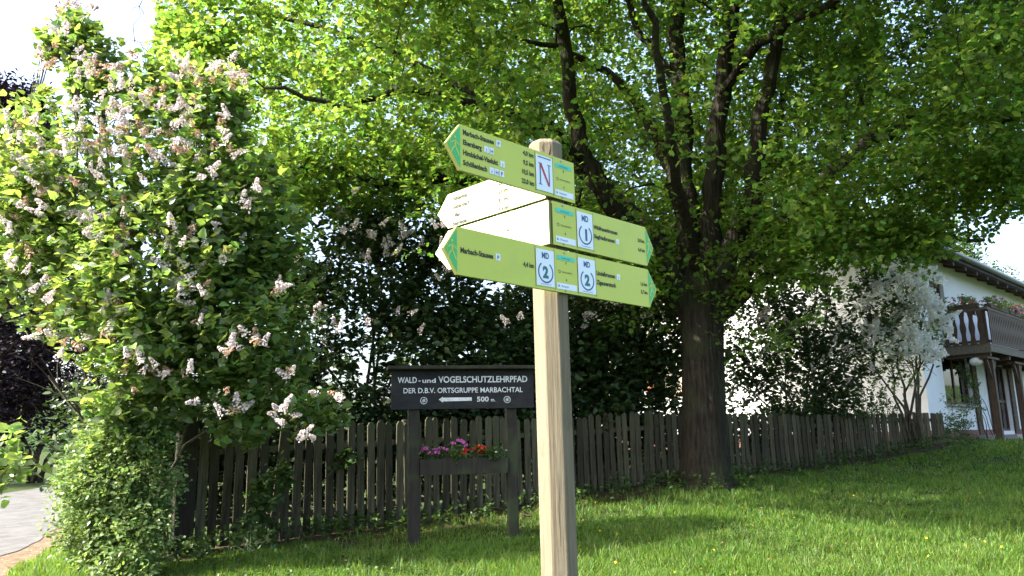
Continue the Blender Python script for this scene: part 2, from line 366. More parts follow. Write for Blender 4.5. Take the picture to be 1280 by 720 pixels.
me.from_pydata(V.tolist(), [], Fc); me.polygons.foreach_set('use_smooth', [True]*len(Fc))
tag(link('ground', me, M['ground']), kind='structure')
# low wooded hills all round, far off
mb = MB(); NR = 260
for j, (rad, hh) in enumerate(((230, 0), (250, .55), (285, .85), (330, 1.0), (420, .9))):
    for i in range(NR):
        a = 2*math.pi*i/NR; h = 16+6*math.sin(a*3+1)+4*math.sin(a*7)+1.2*math.sin(a*37+j*2)+1.0*math.sin(a*61+j)
        mb.v.append((math.cos(a)*rad, math.sin(a)*rad, 1.5+h*hh*(1+random.uniform(-.05, .05))))
for j in range(4):
    for i in range(NR): mb.f.append((j*NR+i, j*NR+(i+1) % NR, (j+1)*NR+(i+1) % NR, (j+1)*NR+i)); mb.m.append(0)
tag(mb.build('hills', mat('wooded_hill', (.02,.04,.012), .95, .1, var=(.05,.085,.025), vscale=.25, bump=1, bscale=.3, bdist=4)), kind='structure')
# road on the left and its dirt verge
def strip(name, cl, w0f, w1f, nseg, nw, dz, material):
    mb = MB(); n = len(cl)
    for i in range(n):
        d = cl[min(i+1, n-1)]-cl[max(i-1, 0)]; d = d/np.linalg.norm(d); nr = np.array([-d[1], d[0]])
        a, b = w0f(i), w1f(i)
        for k in range(nw+1):
            q = cl[i]+nr*(a+(b-a)*k/nw); mb.v.append((q[0], q[1], zt(q[0], q[1])+dz))
    for i in range(n-1):
        for k in range(nw):
            a = i*(nw+1)+k; mb.f.append((a, a+nw+1, a+nw+2, a+1)); mb.m.append(0)
    return mb.build(name, material, smooth=True)
edge = []   # right-hand road edge running away from the camera
for t in np.arange(-14, 70, .2):
    edge.append(np.array([-2.6-.375*t+(0.02*max(t-15, 0)**2), t]))
edge = np.array(edge)
nz = lambda i, a: .08*math.sin(i*.35+a)+.05*math.sin(i*.83+a*2)+.02*math.sin(i*1.9+a)
tag(strip('dirt_verge', edge, lambda i: -.75+nz(i, 1), lambda i: .3, 1, 4, .012, M['dirt']), kind='structure')
pe = [at(px, py, y)[:2] for px, py, y in ((190, 712, 8.25), (230, 710, 8.3), (270, 708, 8.35), (300, 712, 8.4))]
tag(strip('dirt_patch', np.array([pe[0]+(pe[3]-pe[0])*i/16 for i in range(17)]), lambda i: -.22*math.sin(math.pi*(i+.3)/16.6)**.6-.04*math.sin(i*1.7), lambda i: .12*math.sin(math.pi*(i+.3)/16.6)**.6+.03*math.sin(i*2.3), 1, 4, .02, M['dirt']), kind='structure')
tag(strip('road', edge, lambda i: .0+nz(i, 3)*.5, lambda i: 5.2, 1, 10, .022, M['asphalt']), kind='structure')

# ================================================================== FENCE
FP0 = np.array([-3.88, 9.6]); FD = np.array([.83, .56]); FD /= np.linalg.norm(FD)
FLEN = 16.65
def fence_h(t): return float(np.interp(t, [0, 3, 6.1, 10.5, 13, FLEN], [1.42, 1.38, 1.22, 1.06, .88, .64]))
fr0 = (*FP0, zt(*FP0))
fence = thing('picket_fence', 'long weathered brown picket fence running from the lilac back to the white house', 'fence', fr0)
ang = math.atan2(FD[1], FD[0]); FN = np.array([FD[1], -FD[0]])
pk = []
for v in range(5):
    mb = MB(); w = .045; t_ = .011; j = [random.uniform(-.004, .004) for _ in range(4)]; c = random.choice([.0, .012, .02])
    poly = [(-w, 0), (w+j[0], 0), (w+j[1], .97+j[2]), (w*.4, 1.0), (-w*.5, 1.0-c*.3), (-w+j[3], .965)]
    mb.prism(poly, -t_, t_, frame((0,0,0), (1,0,0), (0,0,1), (0,-1,0)))
    m_ = bpy.data.meshes.new('picket'); m_.from_pydata(mb.v, [], mb.f); m_.materials.append(M['picket']); pk.append(m_)
t = .18
while t < FLEN:
    p = FP0+FD*t+FN*.035; g = zt(p[0], p[1])
    o = bpy.data.objects.new('picket', pk[random.randrange(5)]); COL.objects.link(o); o.parent = fence
    o.location = (p[0]-fr0[0], p[1]-fr0[1], g+.03-fr0[2]); o.scale = (random.uniform(1.0, 1.2), 1, fence_h(t)*random.uniform(.965, 1.02))
    o.rotation_euler = (R(random.uniform(-1, 1)), R(random.uniform(-1.3, 1.3)+(4 if random.random() < .04 else 0)), ang)
    t += .142*random.uniform(.95, 1.05)
for k, zf in enumerate((.22, .80)):
    mb = MB(); n = 30
    for i in range(n):
        t0, t1 = FLEN*i/n, FLEN*(i+1)/n; P = []
        for tt in (t0, t1):
            q = FP0+FD*tt-FN*.005; P.append((q, zt(*q)+fence_h(tt)*zf))
        for s0 in (0,):
            V_ = []
            for q, z in P:
                for dn, dz in ((.02, -.035), (-.03, -.035), (-.03, .035), (.02, .035)):
                    V_.append((q[0]+FN[0]*dn, q[1]+FN[1]*dn, z+dz))
            mb.add(V_, [(0,4,5,1),(1,5,6,2),(2,6,7,3),(3,7,4,0)])
    mb.build('rail', M['picket'], fence)
for i, t in enumerate([0, 2.9, 5.6, 8.3, 10.9, 13.6, FLEN]):
    q = FP0+FD*t-FN*(.085 if i not in (0,) else -.0); g = zt(*q); w = .11 if i == 0 else .055
    fr = frame((q[0], q[1], g-.1), (FD[0], FD[1], 0), (FN[0], FN[1], 0), (0, 0, 1))
    mb = MB().box((-w, -w*.8, 0), (w, w*.8, fence_h(t)+.12+(.12 if i == 0 else 0)), fr=fr)
    o = mb.build('post', M['darkwood'] if i == 0 else M['picket'], fence); bevel(o, .012)
    if i == 0: o['label'] = 'thick dark corner post under the lilac'
# strip of bare soil under the fence
fl = np.array([FP0+FD*t+FN*.35 for t in np.arange(-.2, FLEN+.01, .3)])
tag(strip('soil_strip', fl, lambda i: -.30+nz(i, 2)-.25*(i < 26), lambda i: .6, 1, 4, .012, M['soil']), kind='structure')

# ================================================================== SIGNPOST
d1 = np.array([.7071, .7071, 0]); d2 = np.array([-.7071, .7071, 0]); nA = np.array([.7071, -.7071, 0]); nB = np.array([-.7071, -.7071, 0]); Zv = np.array([0, 0, 1.0])
PX, PY = .141, 2.925; a8 = .063; Q = np.array([PX, PY, 0])+nA*(a8+.014)+nB*(a8+.014)
ztop = onplane(684, 173, (PX, PY-.05, 0), (0, 1, 0))[2]
sp = thing('signpost', 'pale octagonal timber signpost carrying lime green hiking arrow boards', 'signpost', (PX, PY, zt(PX, PY)))
mb = MB(); rings = [(zt(PX, PY)-.2, 1.0), (ztop-.018, 1.0), (ztop, .80)]; n = 8
for z, s_ in rings:
    for k in range(8):
        an = R(22.5+45*k); rr = a8/math.cos(R(22.5))*s_*(1.0 if z < ztop-.1 else 1); 
        mb.v.append((PX+math.cos(an)*rr, PY+math.sin(an)*rr, z))
# subdivide height so the faces are not dead straight
for i in range(2):
    for k in range(8): mb.f.append((i*8+k, i*8+(k+1) % 8, (i+1)*8+(k+1) % 8, (i+1)*8+k)); mb.m.append(0)
mb.f.append(tuple(16+k for k in range(8))); mb.m.append(0)
bevel(mb.build('post', M['postwood'], sp), .003, 2)
mb = MB()     # drying checks in the front face
fy = PY-a8-.0012
for (x0, z0, z1, w) in ((PX+.012, ztop-.12, ztop-.017, .0022), (PX-.012, ztop-.06, ztop-.017, .0012), (PX+.008, .0, .42, .0012), (PX+.003, 1.0, 1.25, .0008)):
    P = [(x0+.002*math.sin(i*1.7)+.004*i/6*(1 if z1 > 2 else .3), z0+(z1-z0)*i/6) for i in range(7)]
    for i in range(6):
        wa = w*(0.2+math.sin(math.pi*(i/6)*.9+.3)) ; wb = w*(0.2+math.sin(math.pi*((i+1)/6)*.9+.3))
        mb.add([(P[i][0]-wa, fy, P[i][1]), (P[i][0]+wa, fy, P[i][1]), (P[i+1][0]+wb, fy, P[i+1][1]), (P[i+1][0]-wb, fy, P[i+1][1])], [(0,1,2,3)])
tag(mb.build('crack', M['crack'], sp), kind='stuff')

def digit_badge(board, fr, u0, u1, z0, z1, kind):
    """white plate with its emblem; u to the right, v up"""
    mb = MB(); mb.box((u0, z0, .001), (u1, z1, .0026), fr=fr); w = .0032; cx = (u0+u1)/2; W_ = u1-u0; H = z1-z0
    if kind == 'N':
        s_ = H*.52; x0, x1 = cx-W_*.27, cx+W_*.27; y0 = z0+H*.17; y1 = y0+H*.60; e = W_*.035
        def q(P, mi): mb.add([fr(a, b, w) for a, b in P], [tuple(range(len(P)))], mi)
        q([(x0-e, y0), (x0+e*.9, y0), (x0+e*.9, y1), (x0-e, y1)], 1); q([(x1-e*.7, y0), (x1+e, y0), (x1+e, y1), (x1-e*.7, y1)], 1)
        w2 = .0036
        mb.add([fr(a, b, w2) for a, b in [(x0-e*1.6, y1), (x0+e*2.6, y1), (x1+e, y0), (x1-e*2.0, y0)]], [(0, 3, 2, 1)], 2)
        for (xx, yy) in ((x0, y0), (x0, y1), (x1, y1), ):
            q([(xx-e*3, yy-e*.4), (xx+e*3, yy-e*.4), (xx+e*3, yy+e*.5), (xx-e*3, yy+e*.5)], 1)
        q([(u0+W_*.1, z1-H*.07), (u1-W_*.1, z1-H*.07), (u1-W_*.1, z1-H*.04), (u0+W_*.1, z1-H*.04)], 1)
        return mb.build('trail_badge', [M['plate'], M['navy'], M['crimson']], board)
    put_text(mb, 'MD', cx, z1-H*.24, fr, H*.23, 1, w, align='CENTER', bold=.035, sx=.82)
    put_text(mb, kind, cx, z0+H*.235, fr, H*.42, 2 if kind == '2' else 1, w, align='CENTER', bold=.055)
    cy = z0+H*.38; ro, ri = min(W_*.43, H*.30), min(W_*.43, H*.30)-.0058; N_ = 28
    pts = [R(125+290*i/N_) for i in range(N_+1)]
    V_ = [fr(cx+math.cos(a)*ro, cy+math.sin(a)*ro, w) for a in pts]+[fr(cx+math.cos(a)*ri, cy+math.sin(a)*ri, w) for a in pts]
    mb.add(V_, [(i, i+1, N_+2+i, N_+1+i) for i in range(N_)], 1)
    mb.add([fr(a, b, w) for a, b in [(u0+W_*.2, z0+H*.045), (u1-W_*.2, z0+H*.045), (u1-W_*.2, z0+H*.055), (u0+W_*.2, z0+H*.055)]], [(0,1,2,3)], 1)
    return mb.build('trail_badge', [M['plate'], M['navy'], M['petrol']], board)
def info_panel(board, fr, u0, u1, z0, z1):
    mb = MB(); w = .0012; H = z1-z0; W_ = u1-u0
    def q(P, mi, w=w): mb.add([fr(a, b, w) for a, b in P], [tuple(range(len(P)))], mi)
    r_ = H*.055; c0, c1, cy = u0+W_*.16, u1-W_*.16, z1-H*.17
    q([(c0+r_*math.cos(R(a)), cy+r_*math.sin(R(a))) for a in range(90, 271, 30)]+[(c1+r_*math.cos(R(a)), cy+r_*math.sin(R(a))) for a in range(-90, 91, 30)], 0)
    put_text(mb, 'Geo-Naturpark', (u0+u1)/2, cy-H*.02, fr, H*.05, 1, w+.0006, align='CENTER')
    mx = (u0+u1)/2
    q([(mx-.003, z1-H*.29), (mx+.003, z1-H*.29), (mx, z1-H*.25)], 1); q([(mx-.001, z1-H*.33), (mx+.001, z1-H*.33), (mx+.001, z1-H*.29), (mx-.001, z1-H*.29)], 1)
    cx, cy, N_ = u0+W_*.2, z0+H*.48, 16; ro, ri = .0062, .0046
    V_ = [fr(cx+math.cos(2*math.pi*i/N_)*r, cy+math.sin(2*math.pi*i/N_)*r, w) for r in (ro, ri) for i in range(N_)]
    mb.add(V_, [(i, (i+1) % N_, N_+(i+1) % N_, N_+i) for i in range(N_)], 1)
    put_text(mb, 'Odenwaldklub', u0+W_*.30, z0+H*.46, fr, H*.065, 1, w)
    q([(mx-.0025, z0+H*.27), (mx+.0025, z0+H*.27), (mx+.0015, z0+H*.32), (mx-.0015, z0+H*.32)], 1)
    q([(u0+W_*.07, z0+H*.05), (u1-W_*.05, z0+H*.05), (u1-W_*.05, z0+H*.20), (u0+W_*.07, z0+H*.20)], 2)
    q([(u0+W_*.13, z0+H*.09), (u0+W_*.2, z0+H*.12), (u0+W_*.13, z0+H*.16)], 3, w+.0006)
    put_text(mb, 'Mossautal', u0+W_*.26, z0+H*.105, fr, H*.065, 3, w+.0006)
    return tag(mb.build('info_panel', [M['turq'], M['ink'], M['plate'], M['navy']], board), kind='stuff')
def hiker(mb, fr, cx, cy, h, w, sgn, mi):
    L_ = [((0, .28), (.02, 0), .05), ((.02, 0), (-.2, -.42), .035), ((.02, 0), (.2, -.2), .035), ((.2, -.2), (.26, -.45), .03), ((0, .25), (.26, .08), .025), ((0, .24), (-.2, .05), .025), ((.28, .2), (.36, -.45), .012)]
    for (a, b, r) in L_:
        a = np.array(a)*h; b = np.array(b)*h; d = (b-a)/np.linalg.norm(b-a); n_ = np.array([-d[1], d[0]])*r*h
        P = [a-n_, b-n_, b+n_, a+n_]; mb.add([fr(cx+sgn*p[0], cy+p[1], w) for p in P], [(0,1,2,3)], mi)
    mb.add([fr(cx+sgn*(.03+.065*math.cos(a))*h, cy+(.38+.065*math.sin(a))*h, w) for a in np.linspace(0, 2*math.pi, 8, endpoint=False)], [tuple(range(8))], mi)
def board(label, fr, u0, u1, z0, z1, left, right, segs, lines, seps, paled=False):
    ML, MI, MT = (M['faded'], M['fadedink'], M['fadedtip']) if paled else (M['lime'], M['ink'], M['tip'])
    """fr: u along board, v up, w outwards. left/right: tip lengths (0 = square end)"""
    zm = (z0+z1)/2; poly = [(u0, z0)]
    poly += [(u1, z0)] + ([(u1+right, zm)] if right else []) + [(u1, z1), (u0, z1)] + ([(u0-left, zm)] if left else [])
    mb = MB().prism(poly, -.012, 0, fr, 0, 1)
    b = mb.build('direction_board', [ML, M['limeedge']], sp); b['label'] = label
    m2 = MB(); g = .004
    for (uu, ln, sgn) in ((u0, left, 1), (u1, right, -1)):
        if ln:
            s_ = -1 if sgn == 1 else 1
            m2.add([fr(*q_, .001) for q_ in [(uu, z0+g*2), (uu+s_*(ln-g*1.5), zm), (uu, z1-g*2)]], [(0,1,2) if s_ == 1 else (2,1,0)], 0)
            m2.build('arrow_tip', MT, b); m2 = MB(); mh = MB(); hiker(mh, fr, uu+s_*ln*.33, zm, (z1-z0)*.48, .0018, s_, 0); tag(mh.build('walker_symbol', ML, b), kind='stuff')
    m3 = MB()
    for (s_, u, v, size, al, icons) in lines:
        wd = put_text(m3, s_, u, v, fr, size, 0, .0012, align=al, bold=.034, sx=.84)
        if icons:
            x = u+wd+size*.45
            for k, ic in enumerate(icons):
                sz = size*.95; m3.add([fr(a, b_, .0012) for a, b_ in [(x, v-size*.12), (x+sz*.9, v-size*.12), (x+sz*.9, v+sz*.85), (x, v+sz*.85)]], [(0,1,2,3)], 1)
                put_text(m3, ic, x+sz*.45, v+size*.02, fr, size*.8, 0, .0018, align='CENTER', bold=.01); x += sz*1.02
    for u in seps: m3.add([fr(a, b_, .0012) for a, b_ in [(u-.0009, z0+.004), (u+.0009, z0+.004), (u+.0009, z1-.004), (u-.0009, z1-.004)]], [(0,1,2,3)], 0)
    tag(m3.build('lettering', [MI, M['plate']], b), kind='stuff')
    for kind, a, c in segs:
        if kind == 'info': info_panel(b, fr, a, c, z0+.004, z1-.004)
        else: digit_badge(b, fr, a, c, z0+.012, z1-.014, kind)
    bu_ = -.077 if paled else .077
    for vv in (z0+.009, z1-.009): MB().tube([fr(bu_, vv, -.002), fr(bu_, vv, .0035)], [.0042, .0036], 8).build('bolt', M['gutter'], b)
    return b
bolt_u = 0
frA = frame(Q, d1, Zv, nA)
def uA(px, py=300): return float(np.dot(onplane(px, py, Q, nA)-Q, d1))
def zA(px, py): return float(onplane(px, py, Q, nA)[2])
def uB(px, py=280): return float(np.dot(onplane(px, py, Q, nB)-Q, -d2))     # u grows to the right (towards the camera)
def zB(px, py): return float(onplane(px, py, Q, nB)[2])
frB = frame(Q, -d2, Zv, nB)
# top left-pointing board
z1, z0 = zA(577, 156), zA(577, 213); H = z1-z0
uL, uR, uS, uS2 = uA(575, 185), uA(718, 230), uA(669, 215), uA(691, 225)
ls = H*.155
L1 = uL+.012
rows = [('Marbach-Stausee', ['P'], '4,0 km'), ('Ebersberg', ['i', 'H'], '9,5 km'), ('Himbächel-Viadukt', ['i'], '10,5 km'), ('Schöllenbach', ['i', 'H', 'P'], '23,0 km')]
lines = []
for k, (a, ic, km) in enumerate(rows):
    vv = z0+H*(.80-.222*k); lines.append((a, L1, vv, ls, 'LEFT', ic)); lines.append((km, uS-.008, vv-.001, ls*.95, 'RIGHT', None))
board('lime green arrow board pointing left with four destinations and an N badge', frA, uL, uR, z0, z1, uL-uA(557, 182), 0,
      [('N', uS+.004, uS2-.003), ('info', uS2+.002, uR-.004)], lines, [uS, uS2])
# middle right-pointing board
z1, z0 = zA(691, 251), zA(691, 305); H = z1-z0
uL, uR, uS, uS2 = uA(691, 280), uA(808, 315), uA(720.5, 285), uA(741, 290)
lines = [('Wildfrauenbrunnen', uS2+.006, z0+H*.60, H*.135, 'LEFT', None), ('Siegfriedbrunnen', uS2+.006, z0+H*.38, H*.135, 'LEFT', ['i']),
         ('3,8 km', uR-.012, z0+H*.57, H*.12, 'RIGHT', None), ('6,4 km', uR-.012, z0+H*.33, H*.12, 'RIGHT', None)]
board('lime green arrow board pointing right with an MD 1 badge', frA, uL, uR, z0, z1, 0, uA(817, 318)-uR, [('info', uL+.004, uS-.002), ('1', uS+.003, uS2-.003)], lines, [uS, uS2])
z1A2, z0A2 = z1, z0
# bottom double-pointed board
z1, z0 = zA(571, 283), zA(571, 343); H = z1-z0
uL, uR = uA(571, 315), uA(811, 362); ua, ub, uc, ud = uA(669, 330), uA(693, 338), uA(722, 345), uA(744.5, 350)
lines = [('Marbach-Stausee', uL+.014, z0+H*.47, H*.16, 'LEFT', ['P']), ('4,4 km', ua-.008, z0+H*.44, H*.145, 'RIGHT', None),
         ('Lindelbrunnen', ud+.006, z0+H*.58, H*.15, 'LEFT', ['i']), ('Zigeunerstock', ud+.006, z0+H*.35, H*.15, 'LEFT', None),
         ('1,6 km', uR-.012, z0+H*.54, H*.125, 'RIGHT', None), ('3,7 km', uR-.012, z0+H*.33, H*.125, 'RIGHT', None)]
board('long lime green board with an arrow tip at both ends and two MD 2 badges', frA, uL, uR, z0, z1, uL-uA(554, 311), uA(821, 366)-uR,
      [('2', ua+.004, ub-.003), ('info', ub+.002, uc-.002), ('2', uc+.003, ud-.003)], lines, [ua, ub, uc, ud])
z1A3, z0A3 = z1, z0
# three boards on the sunny left face
z1, z0 = zB(558, 244), zB(558, 291); H = z1-z0; uL = uB(560, 265); uR = -.0015
rowsB = [('Hüttenthal', '2,5 km'), ('Güttersbach', '5,0 km'), ('Olfen', '8,1 km'), ('Beerfelden', '9,4 km')]
lines = []
for k, (a, km) in enumerate(rowsB):
    vv = z0+H*(.78-.22*k); lines.append((a, uL+.03, vv, H*.155, 'LEFT', None)); lines.append((km, uL+.36, vv, H*.15, 'RIGHT', None))
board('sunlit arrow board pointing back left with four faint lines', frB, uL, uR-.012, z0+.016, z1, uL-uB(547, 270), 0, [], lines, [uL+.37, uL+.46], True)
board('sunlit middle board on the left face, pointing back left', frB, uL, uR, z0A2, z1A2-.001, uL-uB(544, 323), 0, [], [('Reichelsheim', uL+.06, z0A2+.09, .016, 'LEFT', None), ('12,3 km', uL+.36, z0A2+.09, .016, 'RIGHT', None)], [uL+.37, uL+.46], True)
for z in (z1A2+.004,):   # spacer brackets between the boards
    pass

# ================================================================== NATURE TRAIL BOARD
yB = 9.62
pl = at(517, 600, yB); pr = at(640, 600, yB+.25)
bx0 = at(488, 480, yB-.06)[0]; bx1 = at(668, 480, yB+.25)[0]
slope = .25/(pr[0]-pl[0]); bu = np.array([1, slope, 0]); bu /= np.linalg.norm(bu); bn = np.array([bu[1], -bu[0], 0])
gz = zt(pl[0], yB); bo = np.array([pl[0], yB, 0])
tb = thing('trail_board', 'dark timber nature trail board with white hand painted lettering', 'sign', (pl[0], yB, gz))
frT = frame(bo, bu, Zv, bn)
Lr = float(np.dot(pr-pl, bu)); Ztop = onplane(517, 462, bo, bn)[2]; Zbot = onplane(517, 512, bo+bn*.07, bn)[2]
for k, u in enumerate((0, Lr)):
    q = frT(u, 0); g = zt(q[0], q[1]); w_ = .068 if k == 0 else .062
    o = MB().box((u-w_, g-.2, -.06), (u+w_, Ztop-.04, .06), fr=frT).build('leg', M['darkwood'], tb); bevel(o, .01)
uL = float(np.dot(onplane(489, 485, bo+bn*.09, bn)-bo, bu)); uR = float(np.dot(onplane(667, 485, bo+bn*.09, bn)-bo, bu))
bevel(MB().box((uL, Zbot, .062), (uR, Ztop-.015, .092), fr=frT).build('panel', M['signblack'], tb), .004)
mb = MB().box((uL-.045, Ztop-.012, -.13), (uR+.045, Ztop+.03, .20), fr=frT)
bevel(mb.build('roof_board', M['darkwood'], tb), .008)
m3 = MB(); w = .0935; Wd = uR-uL; HB = Ztop-Zbot
def fit(s_, u0, u1, v, size, mi=0, bold=.02):
    V_, F_, wd = text_geo(s_, size, bold=bold); sx = (u1-u0)/wd; m3.add([frT(u0+a*sx, v+b, w) for a, b in V_], F_, mi)
U = lambda f: uL+Wd*f
fit('WALD', U(.045), U(.175), Zbot+HB*.655, HB*.20); fit('-', U(.185), U(.20), Zbot+HB*.66, HB*.17); fit('und', U(.21), U(.305), Zbot+HB*.655, HB*.155)
fit('VOGELSCHUTZLEHRPFAD', U(.325), U(.955), Zbot+HB*.655, HB*.22)
fit('DER D.B.V. ORTSGRUPPE MARBACHTAL', U(.08), U(.92), Zbot+HB*.40, HB*.18, bold=.012)
fit('500', U(.59), U(.675), Zbot+HB*.175, HB*.17); fit('m.', U(.69), U(.72), Zbot+HB*.175, HB*.12)
a0, a1, av = U(.325), U(.555), Zbot+HB*.235
m3.add([frT(a, b, w) for a, b in [(a0, av), (a0+.05, av-.035), (a0+.05, av-.022), (a1, av-.018), (a1, av+.022), (a0+.05, av+.022), (a0+.05, av+.035)]], [(0,1,2,3,4,5,6)])
tag(m3.build('lettering', M['signpaint'], tb), kind='stuff')
for uc_ in (U(.222), U(.806)):
    m3 = MB()
    cv = Zbot+HB*.215; r_ = .042
    N_ = 20; V_ = [frT(uc_+math.cos(2*math.pi*i/N_)*r, cv+math.sin(2*math.pi*i/N_)*r, w) for r in (r_, r_-.007) for i in range(N_)]
    m3.add(V_, [(i, (i+1) % N_, N_+(i+1) % N_, N_+i) for i in range(N_)])
    for (dx, dy, l, a) in ((-.003, .012, .026, 20), (0, .0, .03, 18), (.004, -.013, .025, 15)):       # bird wings
        c, s_ = math.cos(R(a)), math.sin(R(a)); P = [(-l, -.004), (-l*.2, -.007), (l, .003), (l*.3, .006)]
        m3.add([frT(uc_+dx+p*c-q_*s_, cv+dy+p*s_+q_*c, w) for p, q_ in P], [(0,1,2,3)])
    tag(m3.build('emblem', M['signpaint'], tb), kind='stuff')
# planter between the legs
zp1 = onplane(560, 573, bo, bn)[2]; zp0 = onplane(560, 593, bo, bn)[2]
pb = thing('flower_box', 'mossy wooden flower box with pink and red flowers between the legs of the dark board', 'planter', tuple(frT(Lr/2, zp0)))
e0, e1 = .07, Lr-.064
mb = MB(); mb.box((e0, zp0, .075), (e1, zp1, .095), fr=frT); mb.box((e0, zp0, -.095), (e1, zp1, -.075), fr=frT)
mb.box((e0, zp0, -.075), (e0+.02, zp1, .075), fr=frT); mb.box((e1-.02, zp0, -.075), (e1, zp1, .075), fr=frT); mb.box((e0+.02, zp0, -.075), (e1-.02, zp0+.02, .075), fr=frT)
mb.build('box', M['darkwood'], pb)
MB().box((e0+.02, zp0+.02, -.075), (e1-.02, zp1-.025, .075), fr=frT).build('soil', M['soil'], pb)
Cc = np.array([frT(random.uniform(e0+.03, e1-.03), zp1+random.uniform(-.02, .13), random.uniform(-.06, .10)) for _ in range(70)])
P, A, Nn, sz = spray(Cc, rng.normal(0, 1, (70, 3))+[0, 0, 1], 12, .12, .05)
bulk('foliage', 'simple', P, A, Nn, sz, M['weed'], pb)
def flower_head(name, c, r, n, material, parent, flat=.6):
    d = unit(rng.normal(0, 1, (n, 3))); d[:, 2] = np.abs(d[:, 2])*.8-.1
    P = np.array(c)+d*r*rng.uniform(.5, 1, (n, 1))*[1, 1, flat]
    return bulk(name, 'simple', P, rng.normal(0, 1, (n, 3)), unit(d+rng.normal(0, .3, (n, 3))), np.full(n, r*.5), material, parent, width=1.8)
def hd(px, py, r, material, w_=.06, n=26): flower_head('flower_head', onplane(px, py, bo+bn*w_, bn), r, n, material, pb)
for px, py, r in ((531, 561, .05), (537, 566, .05), (546, 566, .045), (552, 561, .045), (545, 562, .04), (528, 564, .04), (566, 554, .04), (573, 551, .045), (579, 553, .045), (583, 557, .04), (559, 562, .03)): hd(px, py, r, M['pink'], random.uniform(0, .08))
for px, py, r in ((583, 563, .045), (580, 566, .04), (595, 562, .05), (601, 559, .05), (604, 564, .05), (598, 566, .045)): hd(px, py, r, M['red'], random.uniform(0, .08))
for px, py, r in ((620, 565, .018), (633, 563, .016), (627, 567, .014)): hd(px, py, r, M['white_petal'], .05, 10)
mb = MB().box((e0+.002, zp1-.008+.10-.03, -.02), (e0+.004, zp1, -.018), fr=frT)

# ================================================================== HOUSE
r0 = ray(1166, 553); C0 = at(1166, 553, 20.0); HX, HY = C0[0], C0[1]; HZ = zt(HX, HY)
house = thing('house', 'white two storey house with brown timber balcony and dark roof behind the fence', 'house', (HX, HY, 0), R(45))
hl = {'p': np.array([HX, HY, 0]), 'u': d1, 'v': d2}
def loc(P): q = np.array(P)-hl['p']; return float(q@d1), float(q@d2), float(q[2])
def wu(px, py, off=0.0):     # pixel -> (u, z) on the shaded wall (or a plane off metres in front of it)
    P = onplane(px, py, hl['p']+nA*off, nA); l = loc(P); return l[0], l[2]
zb = HZ-.6
eU, eZ = wu(1185, 322, .62)                                # eave height from the photo
EAVE = eZ
def house_part(name, mb, m, parent=house, **k): return mb.build(name, m, parent, local=True, **k)
win = []
def rect(px0, px1, ptop, pbot):
    u0, _ = wu(px0, (ptop+pbot)/2); u1, _ = wu(px1, (ptop+pbot)/2); _, za = wu(px0, ptop); _, zc = wu(px0, pbot)
    return (u0, u1, zc, za)
opens = [rect(1182, 1219, 462, 521), rect(1253, 1276, 470, 545), rect(1163, 1187, 347, 392), rect(1203, 1226, 359, 402)]
opens[0] = (opens[0][0], opens[0][0]+2.3, HZ+.95, HZ+2.25)
opens[1] = (5.6, 7.4, HZ+.08+.15, HZ+2.2)
zt1 = opens[2][3]
opens[2] = (opens[2][0], opens[2][0]+1.15, HZ+2.95, min(opens[2][3], EAVE-.45)); opens[3] = (opens[3][0], opens[3][0]+1.5, HZ+3.6, opens[2][3]-.12)
print('HOUSE', HZ, 'EAVE', EAVE, opens)
WL = 13.0; TH = .32; WTOP = EAVE+.30
us = sorted({0.0, WL}|{o[0] for o in opens}|{o[1] for o in opens}); zs = sorted({zb, WTOP}|{o[2] for o in opens}|{o[3] for o in opens})
mb = MB()
for i in range(len(us)-1):
    for j in range(len(zs)-1):
        cu, cz = (us[i]+us[i+1])/2, (zs[j]+zs[j+1])/2
        if any(o[0] < cu < o[1] and o[2] < cz < o[3] for o in opens): continue
        mb.box((us[i], 0, zs[j]), (us[i+1], TH, zs[j+1]))
house_part('wall', mb, M['plaster'])
DEP = 10.5; PK = DEP/2; RISE = 1.9
frG = frame((0, 0, 0), (0, 1, 0), (0, 0, 1), (1, 0, 0))
side_open = [(7.0, 7.9, HZ+1.5, HZ+2.9)]
ys = sorted({TH+.001, DEP}|{o[0] for o in side_open}|{o[1] for o in side_open}); zs = sorted({zb, WTOP}|{o[2] for o in side_open}|{o[3] for o in side_open})
mb = MB()
for i in range(len(ys)-1):
    for j in range(len(zs)-1):
        cu, cz = (ys[i]+ys[i+1])/2, (zs[j]+zs[j+1])/2
        if any(o[0] < cu < o[1] and o[2] < cz < o[3] for o in side_open): continue
        mb.box((0, ys[i], zs[j]), (TH, ys[i+1], zs[j+1]))
mb.prism([(.02, WTOP+.001), (DEP-.02, WTOP+.001), (PK, WTOP+RISE*.97)], 0, TH, frG)
house_part('wall', mb, M['plaster'])
mb = MB().box((TH+.001, DEP-TH, zb), (WL, DEP, WTOP)).box((WL+.001, 0, zb), (WL+.3, DEP, WTOP)); house_part('wall', mb, M['plaster'])
mb = MB()
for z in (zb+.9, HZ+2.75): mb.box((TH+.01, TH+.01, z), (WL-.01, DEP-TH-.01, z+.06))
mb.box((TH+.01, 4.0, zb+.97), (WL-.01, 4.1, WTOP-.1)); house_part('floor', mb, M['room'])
# plinth
pz = wu(1180, 538)[1]
for a_, b_ in (((-.03, -.03, zb), (5.55, -.001, pz)), ((7.45, -.03, zb), (WL, -.001, pz)), ((-.03, 0, zb), (-.001, DEP, pz))): house_part('plinth', MB().box(a_, b_), M['plinth'])
